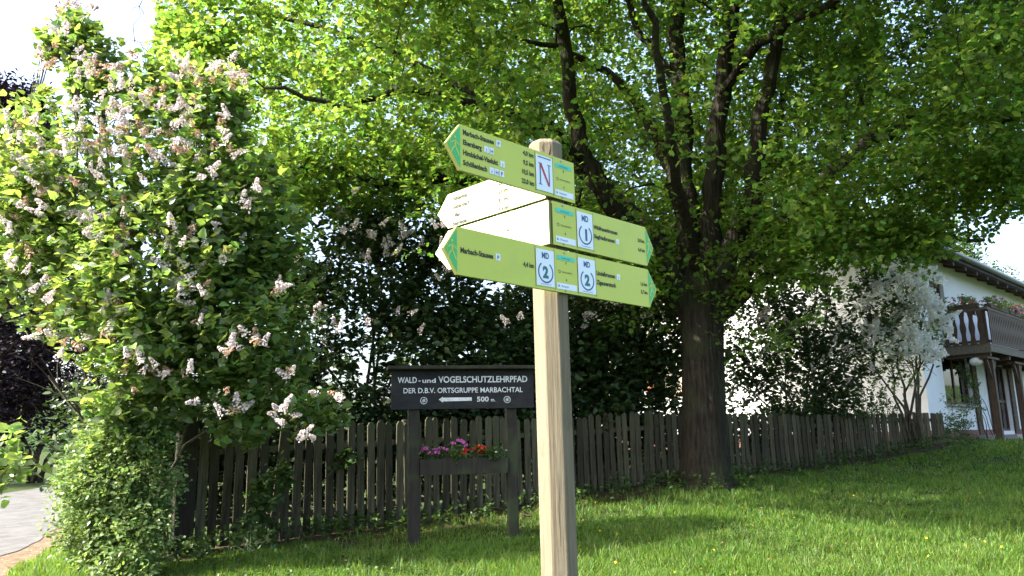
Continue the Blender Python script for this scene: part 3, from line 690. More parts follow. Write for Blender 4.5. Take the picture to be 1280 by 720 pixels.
# roof
mb = MB(); ov = .6; vg = 1.7; th = .22; sl_ = RISE/PK
for s_ in (0, 1):
    if s_ == 0: P = [(-ov, EAVE+.02), (PK, EAVE+.02+sl_*(PK+ov)), (PK, EAVE+.02+sl_*(PK+ov)+th), (-ov, EAVE+.02+th)]
    else: P = [(DEP+ov, EAVE+.02), (DEP+ov, EAVE+.02+th), (PK+.002, EAVE+.02+sl_*(PK+ov)+th), (PK+.002, EAVE+.02+sl_*(PK+ov))]
    mb.prism(P, -vg, WL+vg, frG)
roof = house_part('roof', mb, M['tile'])
mb = MB(); mb.tube([(-vg-.02, -ov-.07, EAVE+.17), (WL+vg, -ov-.07, EAVE+.17)], [.075, .075], 10); house_part('gutter', mb, M['gutter'], smooth=True)
mb = MB()
P = [(-ov, EAVE-.02), (PK, EAVE-.02+sl_*(PK+ov)), (PK, EAVE+.25+sl_*(PK+ov)), (-ov, EAVE+.25)]; mb.prism(P, -vg-.035, -vg-.003, frG)
house_part('bargeboard', mb, M['brown'])
mb = MB()
for i in range(14):
    u = -.5+i*1.02; mb.prism([(-ov+.06, EAVE-.10), (.0, EAVE-.10+sl_*(ov-.06)), (.0, EAVE+.0+sl_*(ov-.06)), (-ov+.06, EAVE+.0)], u, u+.1, frG)
o = house_part('rafter_end', mb, M['brown']); o['kind'] = 'stuff'
# windows
def window(u0, u1, z0, z1, y=.10, bars=1, curtain=True, side=False, mid=False):
    def bb(mb, a, b):
        if side: a, b = (a[1], a[0], a[2]), (b[1], b[0], b[2])
        mb.box(a, b)
    t = .075; mb = MB()
    bb(mb, (u0, y, z0), (u0+t, y+.07, z1)); bb(mb, (u1-t, y, z0), (u1, y+.07, z1)); bb(mb, (u0+t, y, z0), (u1-t, y+.07, z0+t)); bb(mb, (u0+t, y, z1-t), (u1-t, y+.07, z1))
    for k in range(bars):
        uu = u0+(u1-u0)*(k+1)/(bars+1); bb(mb, (uu-.04, y+.003, z0+t), (uu+.04, y+.067, z1-t))
    if mid: bb(mb, (u0+t, y+.006, z0+.85), (u1-t, y+.06, z0+.93))
    w_ = house_part('window', mb, M['frame'])
    mb = MB(); bb(mb, (u0+t, y+.03, z0+t), (u1-t, y+.036, z1-t)); mb.build('pane', M['glass'], w_, local=True)
    if curtain:
        mb = MB(); n = 24
        for (a, b) in ((u0+t, u0+(u1-u0)*.42), (u0+(u1-u0)*.62, u1-t)):
            V_ = [];
            for i in range(n+1):
                uu = a+(b-a)*i/n; yy = y+.16+.03*math.sin(i*1.9)
                for z in (z0+.02, z1-.02): V_.append((yy, uu, z) if side else (uu, yy, z))
            mb.add(V_, [(2*i, 2*i+2, 2*i+3, 2*i+1) for i in range(n)])
        mb.build('curtain', M['curtain'], w_, local=True)
    return w_
window(*opens[0], bars=1); window(*opens[1], bars=1, curtain=False, mid=True); window(*opens[2], bars=1, curtain=False); window(*opens[3], bars=1, curtain=False)
for s_ in side_open: window(*s_, side=True, bars=1)
o = opens[0]; house_part('sill', MB().box((o[0]-.06, -.10, o[2]-.06), (o[1]+.06, .099, o[2]-.002)), M['stone'])
for (a, b, z0, z1) in ((o[1]+.01, o[1]+.42, HZ+.1, o[3]+.02), (opens[1][0]-.45, opens[1][0]-.01, HZ+.18, opens[1][3]+.05), (opens[1][1]+.01, opens[1][1]+.45, HZ+.18, opens[1][3]+.05)):
    mb = MB().box((a, -.055, z0), (b, -.031, z1))
    for k in range(int((z1-z0)/.16)): mb.box((a+.03, -.066, z0+.08+k*.16), (b-.03, -.056, z0+.18+k*.16))
    house_part('shutter', mb, M['brown'])
for so_ in side_open[:1]:
    for (a, b) in ((so_[0]-.5, so_[0]-.02), (so_[1]+.02, so_[1]+.5)):
        mb = MB().box((-.05, a, so_[2]), (-.01, b, so_[3])); house_part('shutter', mb, M['orange'])['label'] = 'terracotta orange shutter'
# balcony
bL, zr = wu(1229, 384, 1.05); _, zfl = wu(1229, 434, 1.05)
bL = bL; bD = 1.05; bE = 11.5
bal = MB(); bal.box((bL, -bD, zfl), (bE, -.002, zfl+.14)); bal = house_part('balcony', bal, M['greywood'])
def sub(name, mb, m, parent=bal): return mb.build(name, m, parent, local=True)
o = sub('edge_beam', MB().box((bL-.03, -bD-.06, zfl-.08), (bE, -bD-.003, zfl+.12)).box((bL-.055, -bD-.06, zfl-.10), (bL-.032, -.002, zfl+.15)), M['greywood'])
sub('handrail', MB().box((bL-.07, -bD-.10, zr-.07), (bE, -bD+.02, zr)).box((bL-.07, -bD+.022, zr-.07), (bL+.05, -.002, zr)), M['greywood'])
sub('lower_rail', MB().box((bL-.0, -bD-.045, zfl+.17), (bE, -bD-.01, zfl+.23)).box((bL-.025, -bD-.005, zfl+.17), (bL+.01, -.002, zfl+.23)), M['brown'])
def baluster_poly(w, h):
    pr = []
    for i in range(17):
        t = i/16; pr.append((w*(.5-.17*(0.5-.5*math.cos(t*2*math.pi*2))), h*t))
    return [(x, z) for x, z in pr]+[(-x, z) for x, z in reversed(pr)]
bw, bh = .15, zr-.07-zfl-.13
mb = MB().prism(baluster_poly(bw, bh), -.012, .012, frame((0,0,0), (1,0,0), (0,0,1), (0,-1,0))); bme = bpy.data.meshes.new('baluster'); bme.from_pydata(mb.v, [], mb.f); bme.materials.append(M['brown'])
def bal_at(x, y, rz):
    o = bpy.data.objects.new('baluster', bme); COL.objects.link(o); o.parent = bal; o.location = (x, y, zfl+.10+.03); o.rotation_euler = (0, 0, rz)
u = bL+.12
while u < bE: bal_at(u, -bD-.075, 0); u += .165
for k in range(5): bal_at(bL-.075, -bD+.1+k*.21, R(90))
for (u, wdt) in ((bL, .1), (bL+3.4, .1), (bL+6.8, .1)):
    sub('rail_post', MB().box((u-.0, -bD-.005, zfl+.14), (u+wdt, -bD+.10, zr-.071)), M['brown'])
for i in range(5):
    u = bL+.05+i*1.75; sub('joist', MB().box((u, -bD+.0, zfl-.19), (u+.12, -.002, zfl-.002)), M['brown'])
for (px, k) in ((1232, 0), (0, 1), (0, 2)):
    u = bL+.35+k*2.55
    gz_ = HZ-.1
    mb = MB().box((u, -bD+.05, gz_-.3), (u+.16, -bD+.21, zfl-.25)).box((u-.45, -bD+.03, zfl-.25), (u+.6, -bD+.23, zfl-.195))
    for sg in (-1, 1):
        mb.prism([(u+.08+sg*.0, zfl-.75), (u+.08+sg*.09, zfl-.75), (u+.08+sg*.42, zfl-.252), (u+.08+sg*.30, zfl-.252)][::sg], -bD+.09, -bD+.17, lambda a, b, c=0: np.array([a, c, b]))
    house_part('balcony_post', mb, M['brown'])
# globe lamps under the balcony
for u in (bL+.28, ):
    mb = MB()
    c = np.array([u-.2, -bD+.35, zfl-.30]); N_ = 12
    for i in range(7):
        ph = math.pi*i/6
        for k in range(N_): an = 2*math.pi*k/N_; mb.v.append(tuple(c+np.array([math.cos(an)*math.sin(ph)*.17, math.sin(an)*math.sin(ph)*.17, math.cos(ph)*.11])))
    for i in range(6):
        for k in range(N_): mb.f.append((i*N_+k, (i+1)*N_+k, (i+1)*N_+(k+1) % N_, i*N_+(k+1) % N_)); mb.m.append(0)
    house_part('porch_lamp', mb, M['lamp'], smooth=True)
for (u, lab) in ((opens[1][0]+.9, 0), (opens[0][1]+.3, 1)):
    house_part('doorstep', MB().box((u-.55, -.45, HZ-.4), (u+.55, -.035, HZ+.02)).box((u-.5, -.40, HZ+.02), (u+.5, -.035, HZ+.12)), M['stone'])
# flower boxes on the balcony rail
def toW(u, v, z): return hl['p']+d1*u+d2*v+np.array([0, 0, z])
labs = ['salmon geraniums in the balcony box beside the house corner', 'pink geraniums in the long box on the balcony front next to its corner', 'pink geraniums in the balcony box at the right edge']
for k, (a, b, sidev) in enumerate(((0.15, .95, True), (.25, 1.9, False), (2.1, 4.0, False))):
    if sidev: mid_ = toW(bL-.02, -(a+b)/2, zr); fr = frame(toW(bL-.02, 0, zr), -d2, d1, Zv)
    else: mid_ = toW(bL+(a+b)/2, -bD-.02, zr); fr = frame(toW(bL, -bD-.04, zr), d1, d2, Zv)
    fb = thing('flower_box', labs[k], 'planter', tuple(mid_), 0, 'flower boxes on the balcony rail')
    MB().box((a, -.08, .002), (b, .08, .12), fr=fr).build('box', M['brown'], fb)
    n = int((b-a)*34); Cc = np.array([fr(random.uniform(a, b), random.uniform(-.16, .12), .13+random.uniform(-.06, .2)) for _ in range(n)])
    P, A, Nn, sz = spray(Cc, rng.normal(0, 1, (n, 3)), 8, .14, .075); bulk('foliage', 'simple', P, A, Nn, sz, M['shrub'], fb)
    for i in range(int((b-a)*9)):
        flower_head('flower_head', fr(random.uniform(a, b), random.uniform(-.18, .1), .2+random.uniform(-.12, .14)), random.uniform(.05, .08), 16, M['salmon'] if k == 0 or i % 3 else M['pink'], fb)

# ================================================================== BIG TREE
TB = at(880, 607, 13.0)
maple = thing('maple_tree', 'massive broad crowned deciduous tree in front of the fence', 'tree', tuple(TB))
def pts(L_): return [at(px, py, y) for px, py, y in L_]
tr = pts([(883, 618, 13), (882, 600, 13), (880, 560, 13), (879, 500, 13), (878, 440, 13), (877, 400, 13), (876, 365, 13), (876, 330, 13.05)])
rd = [.50, .43, .36, .345, .34, .35, .39, .31]
mb = MB(); seg = 72; V_ = []; ph_ = [random.uniform(0, 6.28) for _ in range(6)]
dens = []; dr = []
for i in range(len(tr)-1):
    for k in range(8): f = k/8; dens.append(tr[i]*(1-f)+tr[i+1]*f); dr.append(rd[i]*(1-f)+rd[i+1]*f)
dens.append(tr[-1]); dr.append(rd[-1])
for i, (p, r_) in enumerate(zip(dens, dr)):
    for k in range(seg):
        an = 2*math.pi*k/seg; low = max(0, 1-i/9.0)**1.5
        rr = r_*(1+.03*math.sin(5*an+i*.08)+.012*math.sin(11*an-i*.15)-.03*abs(math.sin(13*an+.8*math.sin(i*.35+ph_[0])+.5*math.sin(i*.9+ph_[1])+2*an*math.sin(i*.05)))+random.uniform(-.014, .014)+low*(.15+.28*max(0, math.sin(5*an+1))))
        V_.append((p[0]+math.cos(an)*rr, p[1]+math.sin(an)*rr, p[2]))
mb.add(V_, [(i*seg+k, i*seg+(k+1) % seg, (i+1)*seg+(k+1) % seg, (i+1)*seg+k) for i in range(len(dens)-1) for k in range(seg)]+[tuple((len(dens)-1)*seg+k for k in range(seg))])
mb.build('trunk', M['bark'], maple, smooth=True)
limbs = [
 ([(868, 400, 13), (835, 335, 12.9), (795, 292, 12.7), (759, 249, 12.4), (730, 200, 12.1), (714, 118, 11.8), (700, 20, 11.5), (680, -90, 11.3)], .24, .07),
 ([(872, 390, 13), (858, 300, 13.2), (838, 216, 13.4), (806, 144, 13.5), (759, 90, 13.4), (694, 58, 13.0), (620, 40, 12.5)], .15, .03),
 ([(874, 385, 13), (862, 300, 13.2), (856, 235, 13.4), (849, 108, 13.7), (846, 20, 14), (850, -120, 14.4), (840, -260, 14.6)], .26, .08),
 ([(880, 385, 13), (888, 300, 13), (893, 216, 12.9), (900, 120, 12.8), (914, 30, 12.7), (930, -100, 12.6), (950, -230, 12.6)], .24, .07),
 ([(884, 395, 13), (915, 310, 12.8), (940, 245, 12.5), (950, 170, 12.2), (962, 90, 12.0), (985, -20, 11.8), (1010, -140, 11.6)], .22, .06),
 ([(868, 405, 13), (815, 350, 13.1), (720, 262, 13.0), (640, 234, 12.7), (553, 222, 12.3), (495, 231, 12.0), (459, 227, 11.8), (419, 209, 11.6), (365, 213, 11.3), (310, 200, 11.1)], .16, .035),
 ([(886, 400, 13), (960, 300, 12.6), (1040, 215, 12.2), (1110, 165, 12.0), (1157, 150, 11.8), (1232, 146, 11.6), (1290, 150, 11.4), (1380, 170, 11.2)], .18, .05),
 ([(888, 410, 13), (950, 350, 13.4), (1010, 310, 13.9), (1080, 290, 14.3), (1150, 290, 14.6), (1230, 300, 14.9)], .13, .04),
 ([(759, 249, 12.4), (700, 190, 12.6), (600, 120, 12.9), (480, 60, 13.2), (380, 25, 13.4), (260, 10, 13.4)], .10, .03),
 ([(730, 200, 12.1), (640, 140, 11.2), (520, 110, 10.6), (430, 130, 10.2), (330, 110, 9.9)], .09, .025),
 ([(849, 108, 13.7), (800, 40, 14), (784, 0, 14.2), (740, -80, 14.5), (650, -160, 14.8)], .09, .03),
 ([(900, 120, 12.8), (947, 54, 11.8), (1000, 20, 10.8), (1080, -10, 10.0), (1180, -20, 9.4)], .11, .03),
 ([(874, 350, 13), (860, 280, 12.0), (840, 180, 10.8), (820, 60, 9.8), (800, -60, 9.0)], .12, .03),
 ([(880, 350, 13), (930, 300, 14.5), (960, 200, 16), (1000, 60, 17.5), (1040, -80, 18.5)], .16, .04),
 ([(870, 350, 13), (800, 270, 14.5), (700, 170, 16.5), (600, 60, 18), (500, -30, 19)], .16, .04),
]
nodes = []
for L_, ra, rb in limbs:
    P = pts(L_); Q_ = []
    for i in range(len(P)-1):
        for k in range(4):
            f = k/4; Q_.append(P[i]*(1-f)+P[i+1]*f+rng.normal(0, .03, 3)*(i > 0))
    Q_.append(P[-1]); n = len(Q_); rr = [.84*(ra*(1-i/(n-1))**.8+rb*(i/(n-1))) for i in range(n)]
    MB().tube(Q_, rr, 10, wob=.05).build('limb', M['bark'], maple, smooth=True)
    nodes += [(q, r_) for q, r_ in zip(Q_[6:], rr[6:])]
# crown envelope
CC = np.array([3.0, 14.2, 8.3]); CR = np.array([9.6, 7.3, 6.4])
NP = rng.uniform(0, 2*math.pi, (8, 3)); NK = rng.normal(0, .55, (8, 3))
def lump(P): return sum(np.sin(P@NK[i]+NP[i, 0]) for i in range(8))/8
def base_z(P):     # underside of the crown: higher on the left, low near the trunk, drooping at the right
    x = P[:, 0]; return 1.35+np.maximum(P[:, 1], 10)*np.interp(x, [-7, -3, -1, 3, 5, 6, 8, 12], [.31, .30, .26, .20, .215, .25, .29, .295]) + np.clip(11-P[:, 1], 0, 8)*.16
cand = rng.uniform(-1, 1, (12000, 3)); rr_ = np.linalg.norm(cand, axis=1); cand = cand[(rr_ < 1) & (rr_ > .3)]
Pc = CC+cand*CR; keep = (Pc[:, 2] > base_z(Pc)+.3*lump(Pc*1.5)) & (lump(Pc)*1.0 > -.38) & ~((Pc[:, 1] < 12.3) & (Pc[:, 0] > .3) & (Pc[:, 0] < 4.4) & (Pc[:, 2] < 8.0) & (rng.random(len(Pc)) < .85)); Pc = Pc[keep][:1750]
# extra drooping sprays seen in the photo
extra = [(1165, 300, 11.5, .35), (1120, 280, 11.5, .5), (1230, 225, 11, .6), (1265, 205, 10.5, .5), (1090, 310, 12, .6), (1000, 330, 12, .8), (1030, 280, 11.5, .8), (960, 380, 12.6, .6),
         (345, 235, 11.4, .6), (420, 245, 11.6, .5), (510, 225, 12, .5), (600, 235, 12.4, .6), (640, 270, 12.6, .5), (740, 330, 12.9, .6), (800, 380, 12.7, .5), (920, 400, 12.4, .5), (1120, 240, 11.2, .8), (1200, 180, 10.8, .8),
         (180, 30, 12, .7), (200, 90, 12, .6), (240, 60, 11.5, .8), (170, -20, 12, .6)]
ex = []
for px, py, y, r_ in extra:
    c = at(px, py, y)
    for _ in range(8): ex.append(c+rng.normal(0, r_*.5, 3))
Pc = np.concatenate([Pc, np.array(ex)])
order = np.argsort(np.linalg.norm(Pc-np.array([3, 13, 5]), axis=1)); Pc = Pc[order]
npos = [q for q, _ in nodes]; nrad = [r_ for _, r_ in nodes]
mb = MB(); SC = []; ST = []
arr = np.array(npos); radl = list(nrad)
for i, p in enumerate(Pc):
    d = np.linalg.norm(arr-p, axis=1)+.0; j = int(np.argmin(d+.6*(arr[:, 2] > p[2]+.3))); a = arr[j]
    D = p-a; Ln = np.linalg.norm(D)
    if Ln < .1: continue
    r0_ = min(radl[j]*.7, .012+.014*Ln); m1 = a+D*.35+np.array([0, 0, .08*Ln])+rng.normal(0, .05*Ln, 3); m2 = a+D*.7+np.array([0, 0, .07*Ln])+rng.normal(0, .05*Ln, 3)
    mb.tube([a, m1, m2, p], [r0_, r0_*.75, r0_*.5, .006], 5 if r0_ > .02 else 3, cap=False)
    new = [m1, m2, p]; arr = np.vstack([arr, new]); radl += [r0_*.75, r0_*.5, .012]
    for b_, c_, w_ in ((m1, m2, 5), (m2, p, 8)):
        for _ in range(w_): f = random.random(); SC.append(b_*(1-f)+c_*f+rng.normal(0, .30, 3)); ST.append(c_-b_+rng.normal(0, .2, 3))
    SC.append(p); ST.append(D)
o = mb.build('branches', M['bark'], maple, smooth=True); o['kind'] = 'stuff'
SC = np.array(SC); ST = unit(np.array(ST)); ST[:, 2] *= .5
ok = SC[:, 2] > base_z(SC)-.35; okx = np.linalg.norm((SC-CC)/CR, axis=1) > .2
px_, py_, _f = topix(SC)
SC = SC[ok & okx]; ST = ST[ok & okx]
SC = np.concatenate([SC, np.repeat(np.array(ex), 2, 0)+rng.normal(0, .15, (len(ex)*2, 3))]); ST = np.concatenate([ST, unit(rng.normal(0, 1, (len(ex)*2, 3)))])
P, A, Nn, sz = spray(SC, ST, 14, .42, .096, droop=.2, upbias=.9)
print('maple sprays', len(SC), 'leaves', len(P))
# keep the sky openings seen at the far left and by the house roof
m = pick_visible(P, sz, 150, 8)
thin = (P[:, 1] < 12.4) & (P[:, 0] > .6) & (P[:, 0] < 4.0) & (P[:, 2] < 7.5) & (rng.random(len(P)) < .42)
thin |= (P[:, 0] > 5.0) & (P[:, 2] < 8) & (rng.random(len(P)) < .05+.4*(lump(P*1.6) > .12))
thin |= P[:, 0] < np.where(P[:, 1] > 12, -5.75, -3.75-(P[:, 1]-8)*.5)
P, A, Nn, sz, m = P[~thin], A[~thin], Nn[~thin], sz[~thin], m[~thin]
bulk('crown', 'lobed', P[~m], A[~m], Nn[~m], sz[~m], M['maple'], maple)
single_leaves('lobed', P[m], A[m], Nn[m], sz[m], M['maple'], maple)
q = np.stack([rng.uniform(-1.5, 6.5, 34000), rng.uniform(13.2, 19.5, 34000), rng.uniform(3.5, 12, 34000)], -1)
q = q[(np.linalg.norm((q-CC)/CR, axis=1) < 1) & (q[:, 2] > base_z(q)-.2) & (lump(q*1.3) > -.22)]
bulk('crown', 'lobed', q, rng.normal(0, 1, q.shape), unit(rng.normal(0, .5, q.shape)+[0, 0, 1]), rng.uniform(.09, .15, len(q)), M['maple'], maple)
q = np.stack([rng.uniform(-4.6, -.3, 7000), rng.uniform(6.4, 8.8, 7000), rng.uniform(5.6, 9.0, 7000)], -1)  # added leaves out of view, placed to cast shade on the lawn
q = q[(q[:, 2] > 1.55+.62*q[:, 1]) & (np.linalg.norm((q-CC)/(CR*[1, 1.15, 1]), axis=1) < 1) & (lump(q*1.9) > -.12)]; print('front', len(q))
bulk('crown', 'lobed', q, rng.normal(0, 1, q.shape), unit(rng.normal(0, .5, q.shape)+[0, 0, 1]), rng.uniform(.12, .20, len(q)), M['maple'], maple)
# the thick upper part of the crown, above the frame: larger leaf clumps that shade what is below
q = rng.normal(0, 1, (75000, 3)); q = unit(q)*rng.uniform(.55, 1.0, (75000, 1)); q = CC+q*CR; q = q[(q[:, 2] > 1.35+.62*np.maximum(q[:, 1], 6)+.5)]
q = q[(q[:, 0] > 1.0+.25*(q[:, 1]-14)) ]; print('top', len(q))
bulk('crown', 'simple', q, rng.normal(0, 1, q.shape), unit(rng.normal(0, .5, q.shape)+[0, 0, 1]), rng.uniform(.14, .24, len(q)), M['maple'], maple)

# ================================================================== SHRUBS
def panicle_mesh(mat_, seed, L_=.16, r_=.055, n=80):
    g = np.random.default_rng(seed); V_ = []; F_ = []
    for i in range(n):
        t = g.random()**.8; an = g.random()*2*math.pi; rr = r_*(1-t*.75)*(.55+.45*g.random())
        c = np.array([math.cos(an)*rr, math.sin(an)*rr, t*L_]); d = unit(np.array([math.cos(an), math.sin(an), .6])+g.normal(0, .35, 3)); a = unit(np.cross(d, g.normal(0, 1, 3))); b = np.cross(d, a); s_ = .0125*g.uniform(.7, 1.3)
        k = len(V_)
        V_ += [c+a*s_, c+b*s_+d*.003, c-a*s_, c-b*s_+d*.003, ]; F_ += [(k, k+1, k+2, k+3)]
    me = bpy.data.meshes.new('flower_cluster'); me.from_pydata([tuple(v) for v in V_], [], F_); me.materials.append(mat_); return me
PAN = {'fresh': [panicle_mesh(M['floret'], i, L_=.17+.02*i) for i in range(3)], 'old': [panicle_mesh(M['floret_old'], 10+i, L_=.13+.02*i, n=60) for i in range(2)], 'white': [panicle_mesh(M['floret_white'], 20+i) for i in range(3)]}
def shrub(name, label, cat, base, blobs, nspray, per, size, material, shape='heart', group=None, nstem=6, flowers=0, fmix=None, picks=0, slen=.3, stemr=.035, front=False, twmat=None, fpix=None, fscale=1.0, shell=.45, leafw=1.0, noise=0.0):
    bx, by = base; bz = zt(bx, by); root = thing(name, label, cat, (bx, by, bz), 0, group)
    B_ = [(at(b[0], b[1], b[2]), b[3], b[4] if len(b) > 4 else 1.0) for b in blobs]
    wts = np.array([b[1]**2*b[2] for b in B_]); wts = wts/wts.sum(); C_ = []; T_ = []
    idx = rng.choice(len(B_), nspray, p=wts)
    d = unit(rng.normal(0, 1, (nspray, 3))); rad = rng.uniform(shell, 1.06, nspray)
    cen = np.array([b[0] for b in B_])[idx]; rs = np.array([b[1] for b in B_])[idx]
    C_ = cen+d*(rad*rs)[:, None]*np.array([1, .9, 1.05])
    if noise: C_ = C_[lump(C_*2.2+5) > -noise]; 
    g = zt(C_[:, 0], C_[:, 1]); C_ = C_[C_[:, 2] > g+.08]; T_ = unit(C_-np.array([bx, by, bz+.6])+rng.normal(0, .5, C_.shape))
    P, A, Nn, sz = spray(C_, T_, per, slen, size)
    Nn[:, 1] -= .35; Nn = unit(Nn)
    g = zt(P[:, 0], P[:, 1]); ok = P[:, 2] > g+.02; P, A, Nn, sz = P[ok], A[ok], Nn[ok], sz[ok]
    m = pick_visible(P, sz, picks, 8) if picks else np.zeros(len(P), bool)
    bulk('foliage', shape, P[~m], A[~m], Nn[~m], sz[~m], material, root, width=leafw)
    if picks: single_leaves(shape, P[m], A[m], Nn[m], sz[m], material, root)
    # stems
    bases = [np.array([bx+random.uniform(-.22, .22), by+random.uniform(-.2, .2), bz-.05]) for _ in range(nstem)]
    tw = MB()
    for k, (c, r_, w_) in enumerate(B_):
        if w_ < .85:
            for _ in range(6): e = c+unit(rng.normal(0, 1, 3))*r_; tw.tube([c, (c+e)/2+rng.normal(0, .03, 3), e], [stemr*.3, stemr*.2, .003], 4, cap=False)
            continue
        a = bases[k % nstem]; D = c-a; L_ = np.linalg.norm(D)
        m1 = a+D*.33+np.array([-D[0]*.12, -D[1]*.12, .1*L_])+rng.normal(0, .04*L_, 3); m2 = a+D*.66+np.array([0, 0, .06*L_])+rng.normal(0, .04*L_, 3)
        MB().tube([a, (a+m1)/2+rng.normal(0, .02*L_, 3), m1, (m1+m2)/2+rng.normal(0, .02*L_, 3), m2, c], [stemr, stemr*.85, stemr*.75, stemr*.6, stemr*.5, stemr*.3], 7, wob=.05).build('stem', M['twig'], root, smooth=True)
        for _ in range(int(7+r_*8)):
            e = c+unit(rng.normal(0, 1, 3))*r_*random.uniform(.6, 1.0); s0 = (m2*(1-random.random()*.9)+c*.5*1)/1 if False else m2+(c-m2)*random.random()
            mm = (s0+e)/2+rng.normal(0, .08*r_, 3)+np.array([0, 0, .08*r_]); tw.tube([s0, mm, e], [stemr*.3, stemr*.2, .003], 4, cap=False)
    o = tw.build('twigs', M['twig'], root, smooth=True); o['kind'] = 'stuff'
    # flower clusters
    off = np.array([bx, by, bz]); put = []
    if fpix:
        for (px, py, y) in fpix: put.append(at(px, py, y))
    if flowers:
        n = 0
        while n < flowers:
            i = int(rng.choice(len(B_), p=wts)); dd = unit(rng.normal(0, 1, 3)); dd[2] = abs(dd[2])*.9-.15; dd[1] = -abs(dd[1])
            q = B_[i][0]+dd*B_[i][1]*rng.uniform(.85, 1.12)
            put.append(q); n += 1
    for q in put:
        kind = random.choices(list(fmix.keys()), list(fmix.values()))[0]
        ms = random.randint(1, 3)
        me_ = random.choice(PAN[kind]); o = bpy.data.objects.new('flower_cluster', me_); COL.objects.link(o); o.parent = root; o['kind'] = 'stuff'
        o.location = tuple(q-off); o.rotation_euler = (random.gauss(0, .8), random.gauss(0, .8), random.uniform(0, 6.28)); s_ = random.uniform(.8, 1.25)*fscale; o.scale = (s_*random.uniform(.9, 1.3), s_*1.1, s_)
        if kind == 'old' : o['label'] = 'faded brownish flower cluster'
    return root

# front lilac (left)
y0 = 8.5
lil = [(100,235,8.6,1.05),(50,320,8.7,.75),(215,215,8.6,.85),(285,270,8.6,.8),(200,335,8.4,1.05),(125,150,8.6,.55),(205,125,8.7,.5),(95,45,8.6,.28,1.2),(120,80,8.6,.32),(60,65,8.6,.16),
       (270,130,8.6,.38),(295,410,8.6,.8),(185,440,8.5,.85),(95,410,8.6,.5),(330,480,8.8,.5),(330,340,8.8,.5),(60,470,8.5,.32),(25,240,8.7,.5),(20,160,8.7,.3),(160,510,8.4,.6),(400,520,9.2,.3,.7),(300,520,8.9,.35,.8)]
fp = []
for (cx, cy, sx, sy, n) in ((95,5,22,9,4),(60,75,10,12,2),(75,50,8,10,1),(105,90,25,25,5),(150,130,40,40,9),(250,90,30,12,5),(290,95,12,14,3),(230,130,30,20,5),(150,175,35,30,8),(90,185,25,30,5),(30,190,22,25,4),(50,240,40,25,6),(105,270,40,25,5),(230,185,35,20,5),(290,160,14,25,3),
                            (255,215,20,10,2),(30,150,20,10,2),(215,300,12,12,2),(130,305,20,12,2),(140,385,22,10,3),(240,295,10,8,1),(210,340,8,8,1),(250,405,8,8,1),(290,435,12,12,2),(200,465,30,8,3),(350,365,10,10,2),(320,425,10,8,2),(350,520,12,8,2),(375,545,10,5,1),(415,495,10,6,1),(360,465,6,6,1),(275,500,25,20,2),(65,360,25,20,2),(180,250,60,50,6),(60,420,30,30,3),(150,440,40,30,4),(250,350,50,40,4),(300,300,30,40,3),(20,310,20,40,4)):
    for _ in range(int(2.4*n)): fp.append((random.gauss(cx, sx*.7), random.gauss(cy, sy*.75), random.uniform(7.55, 8.0)))
    for _ in range(n//2+1): fp.append((random.gauss(cx, sx*.6), random.gauss(cy, sy*.6), random.uniform(7.6, 8.3)))
shrub('lilac_bush', 'tall lilac with fading pale pink flowers over the near end of the fence', 'lilac', (-4.35, 9.3), lil, 4700, 8, .098, M['lilac'], nstem=7, fmix={'fresh': .68, 'old': .32}, picks=260, fpix=fp, slen=.26, fscale=.74, noise=.42, stemr=.028)
shrub('leafy_shrub', 'low light green small leaved shrub at the foot of the big lilac beside the road', 'shrub', (-4.35, 8.6),
      [(150,600,8.3,.60),(120,640,8.2,.42),(168,545,8.3,.36),(150,535,8.3,.42),(158,685,8.0,.42),(120,590,8.3,.36),(168,640,8.2,.34),(110,670,8.1,.25),(100,600,8.2,.2)], 2500, 10, .05, M['shrub'], 'simple', nstem=6, slen=.2, stemr=.018, picks=0, shell=.4)
shrub('young_lilac', 'leafy branch reaching in low at the left edge of the photo', 'shrub', (-4.75, 6.1),
      [(8,558,6.6,.17),(38,582,6.6,.10),(-40,600,6.5,.25),(-110,690,6.4,.4),(8,590,6.5,.09)], 110, 8, .085, M['lilac'], nstem=3, slen=.2, stemr=.006, picks=30)
# lilacs behind the fence, in the shade
g2 = 'lilacs behind the fence'
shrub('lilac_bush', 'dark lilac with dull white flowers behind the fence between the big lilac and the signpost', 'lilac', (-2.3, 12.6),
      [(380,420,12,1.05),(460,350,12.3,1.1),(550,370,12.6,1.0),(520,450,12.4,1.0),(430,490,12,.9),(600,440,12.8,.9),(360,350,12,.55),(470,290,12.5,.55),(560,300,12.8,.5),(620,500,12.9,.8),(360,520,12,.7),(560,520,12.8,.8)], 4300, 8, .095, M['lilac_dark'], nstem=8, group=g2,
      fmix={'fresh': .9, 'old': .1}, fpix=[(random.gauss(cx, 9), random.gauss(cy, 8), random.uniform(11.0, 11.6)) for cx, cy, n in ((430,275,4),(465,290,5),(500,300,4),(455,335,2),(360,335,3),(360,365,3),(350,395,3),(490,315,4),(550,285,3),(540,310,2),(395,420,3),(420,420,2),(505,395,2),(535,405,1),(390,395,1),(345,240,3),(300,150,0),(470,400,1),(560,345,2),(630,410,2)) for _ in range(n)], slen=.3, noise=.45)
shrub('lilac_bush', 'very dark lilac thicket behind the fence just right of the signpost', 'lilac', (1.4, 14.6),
      [(700,430,14,1.2),(770,440,14.3,1.1),(820,420,14.6,.9),(730,500,14,1.0),(650,480,13.8,.9),(800,500,14.5,.8),(660,400,13.8,.8),(760,380,14.5,.8)], 3400, 8, .10, M['lilac_dark'], nstem=7, group=g2, fmix={'fresh': 1}, flowers=0, fpix=[(735,400,13.0),(745,395,13.0),(800,395,13.2),(728,408,13)], slen=.3, noise=.3)
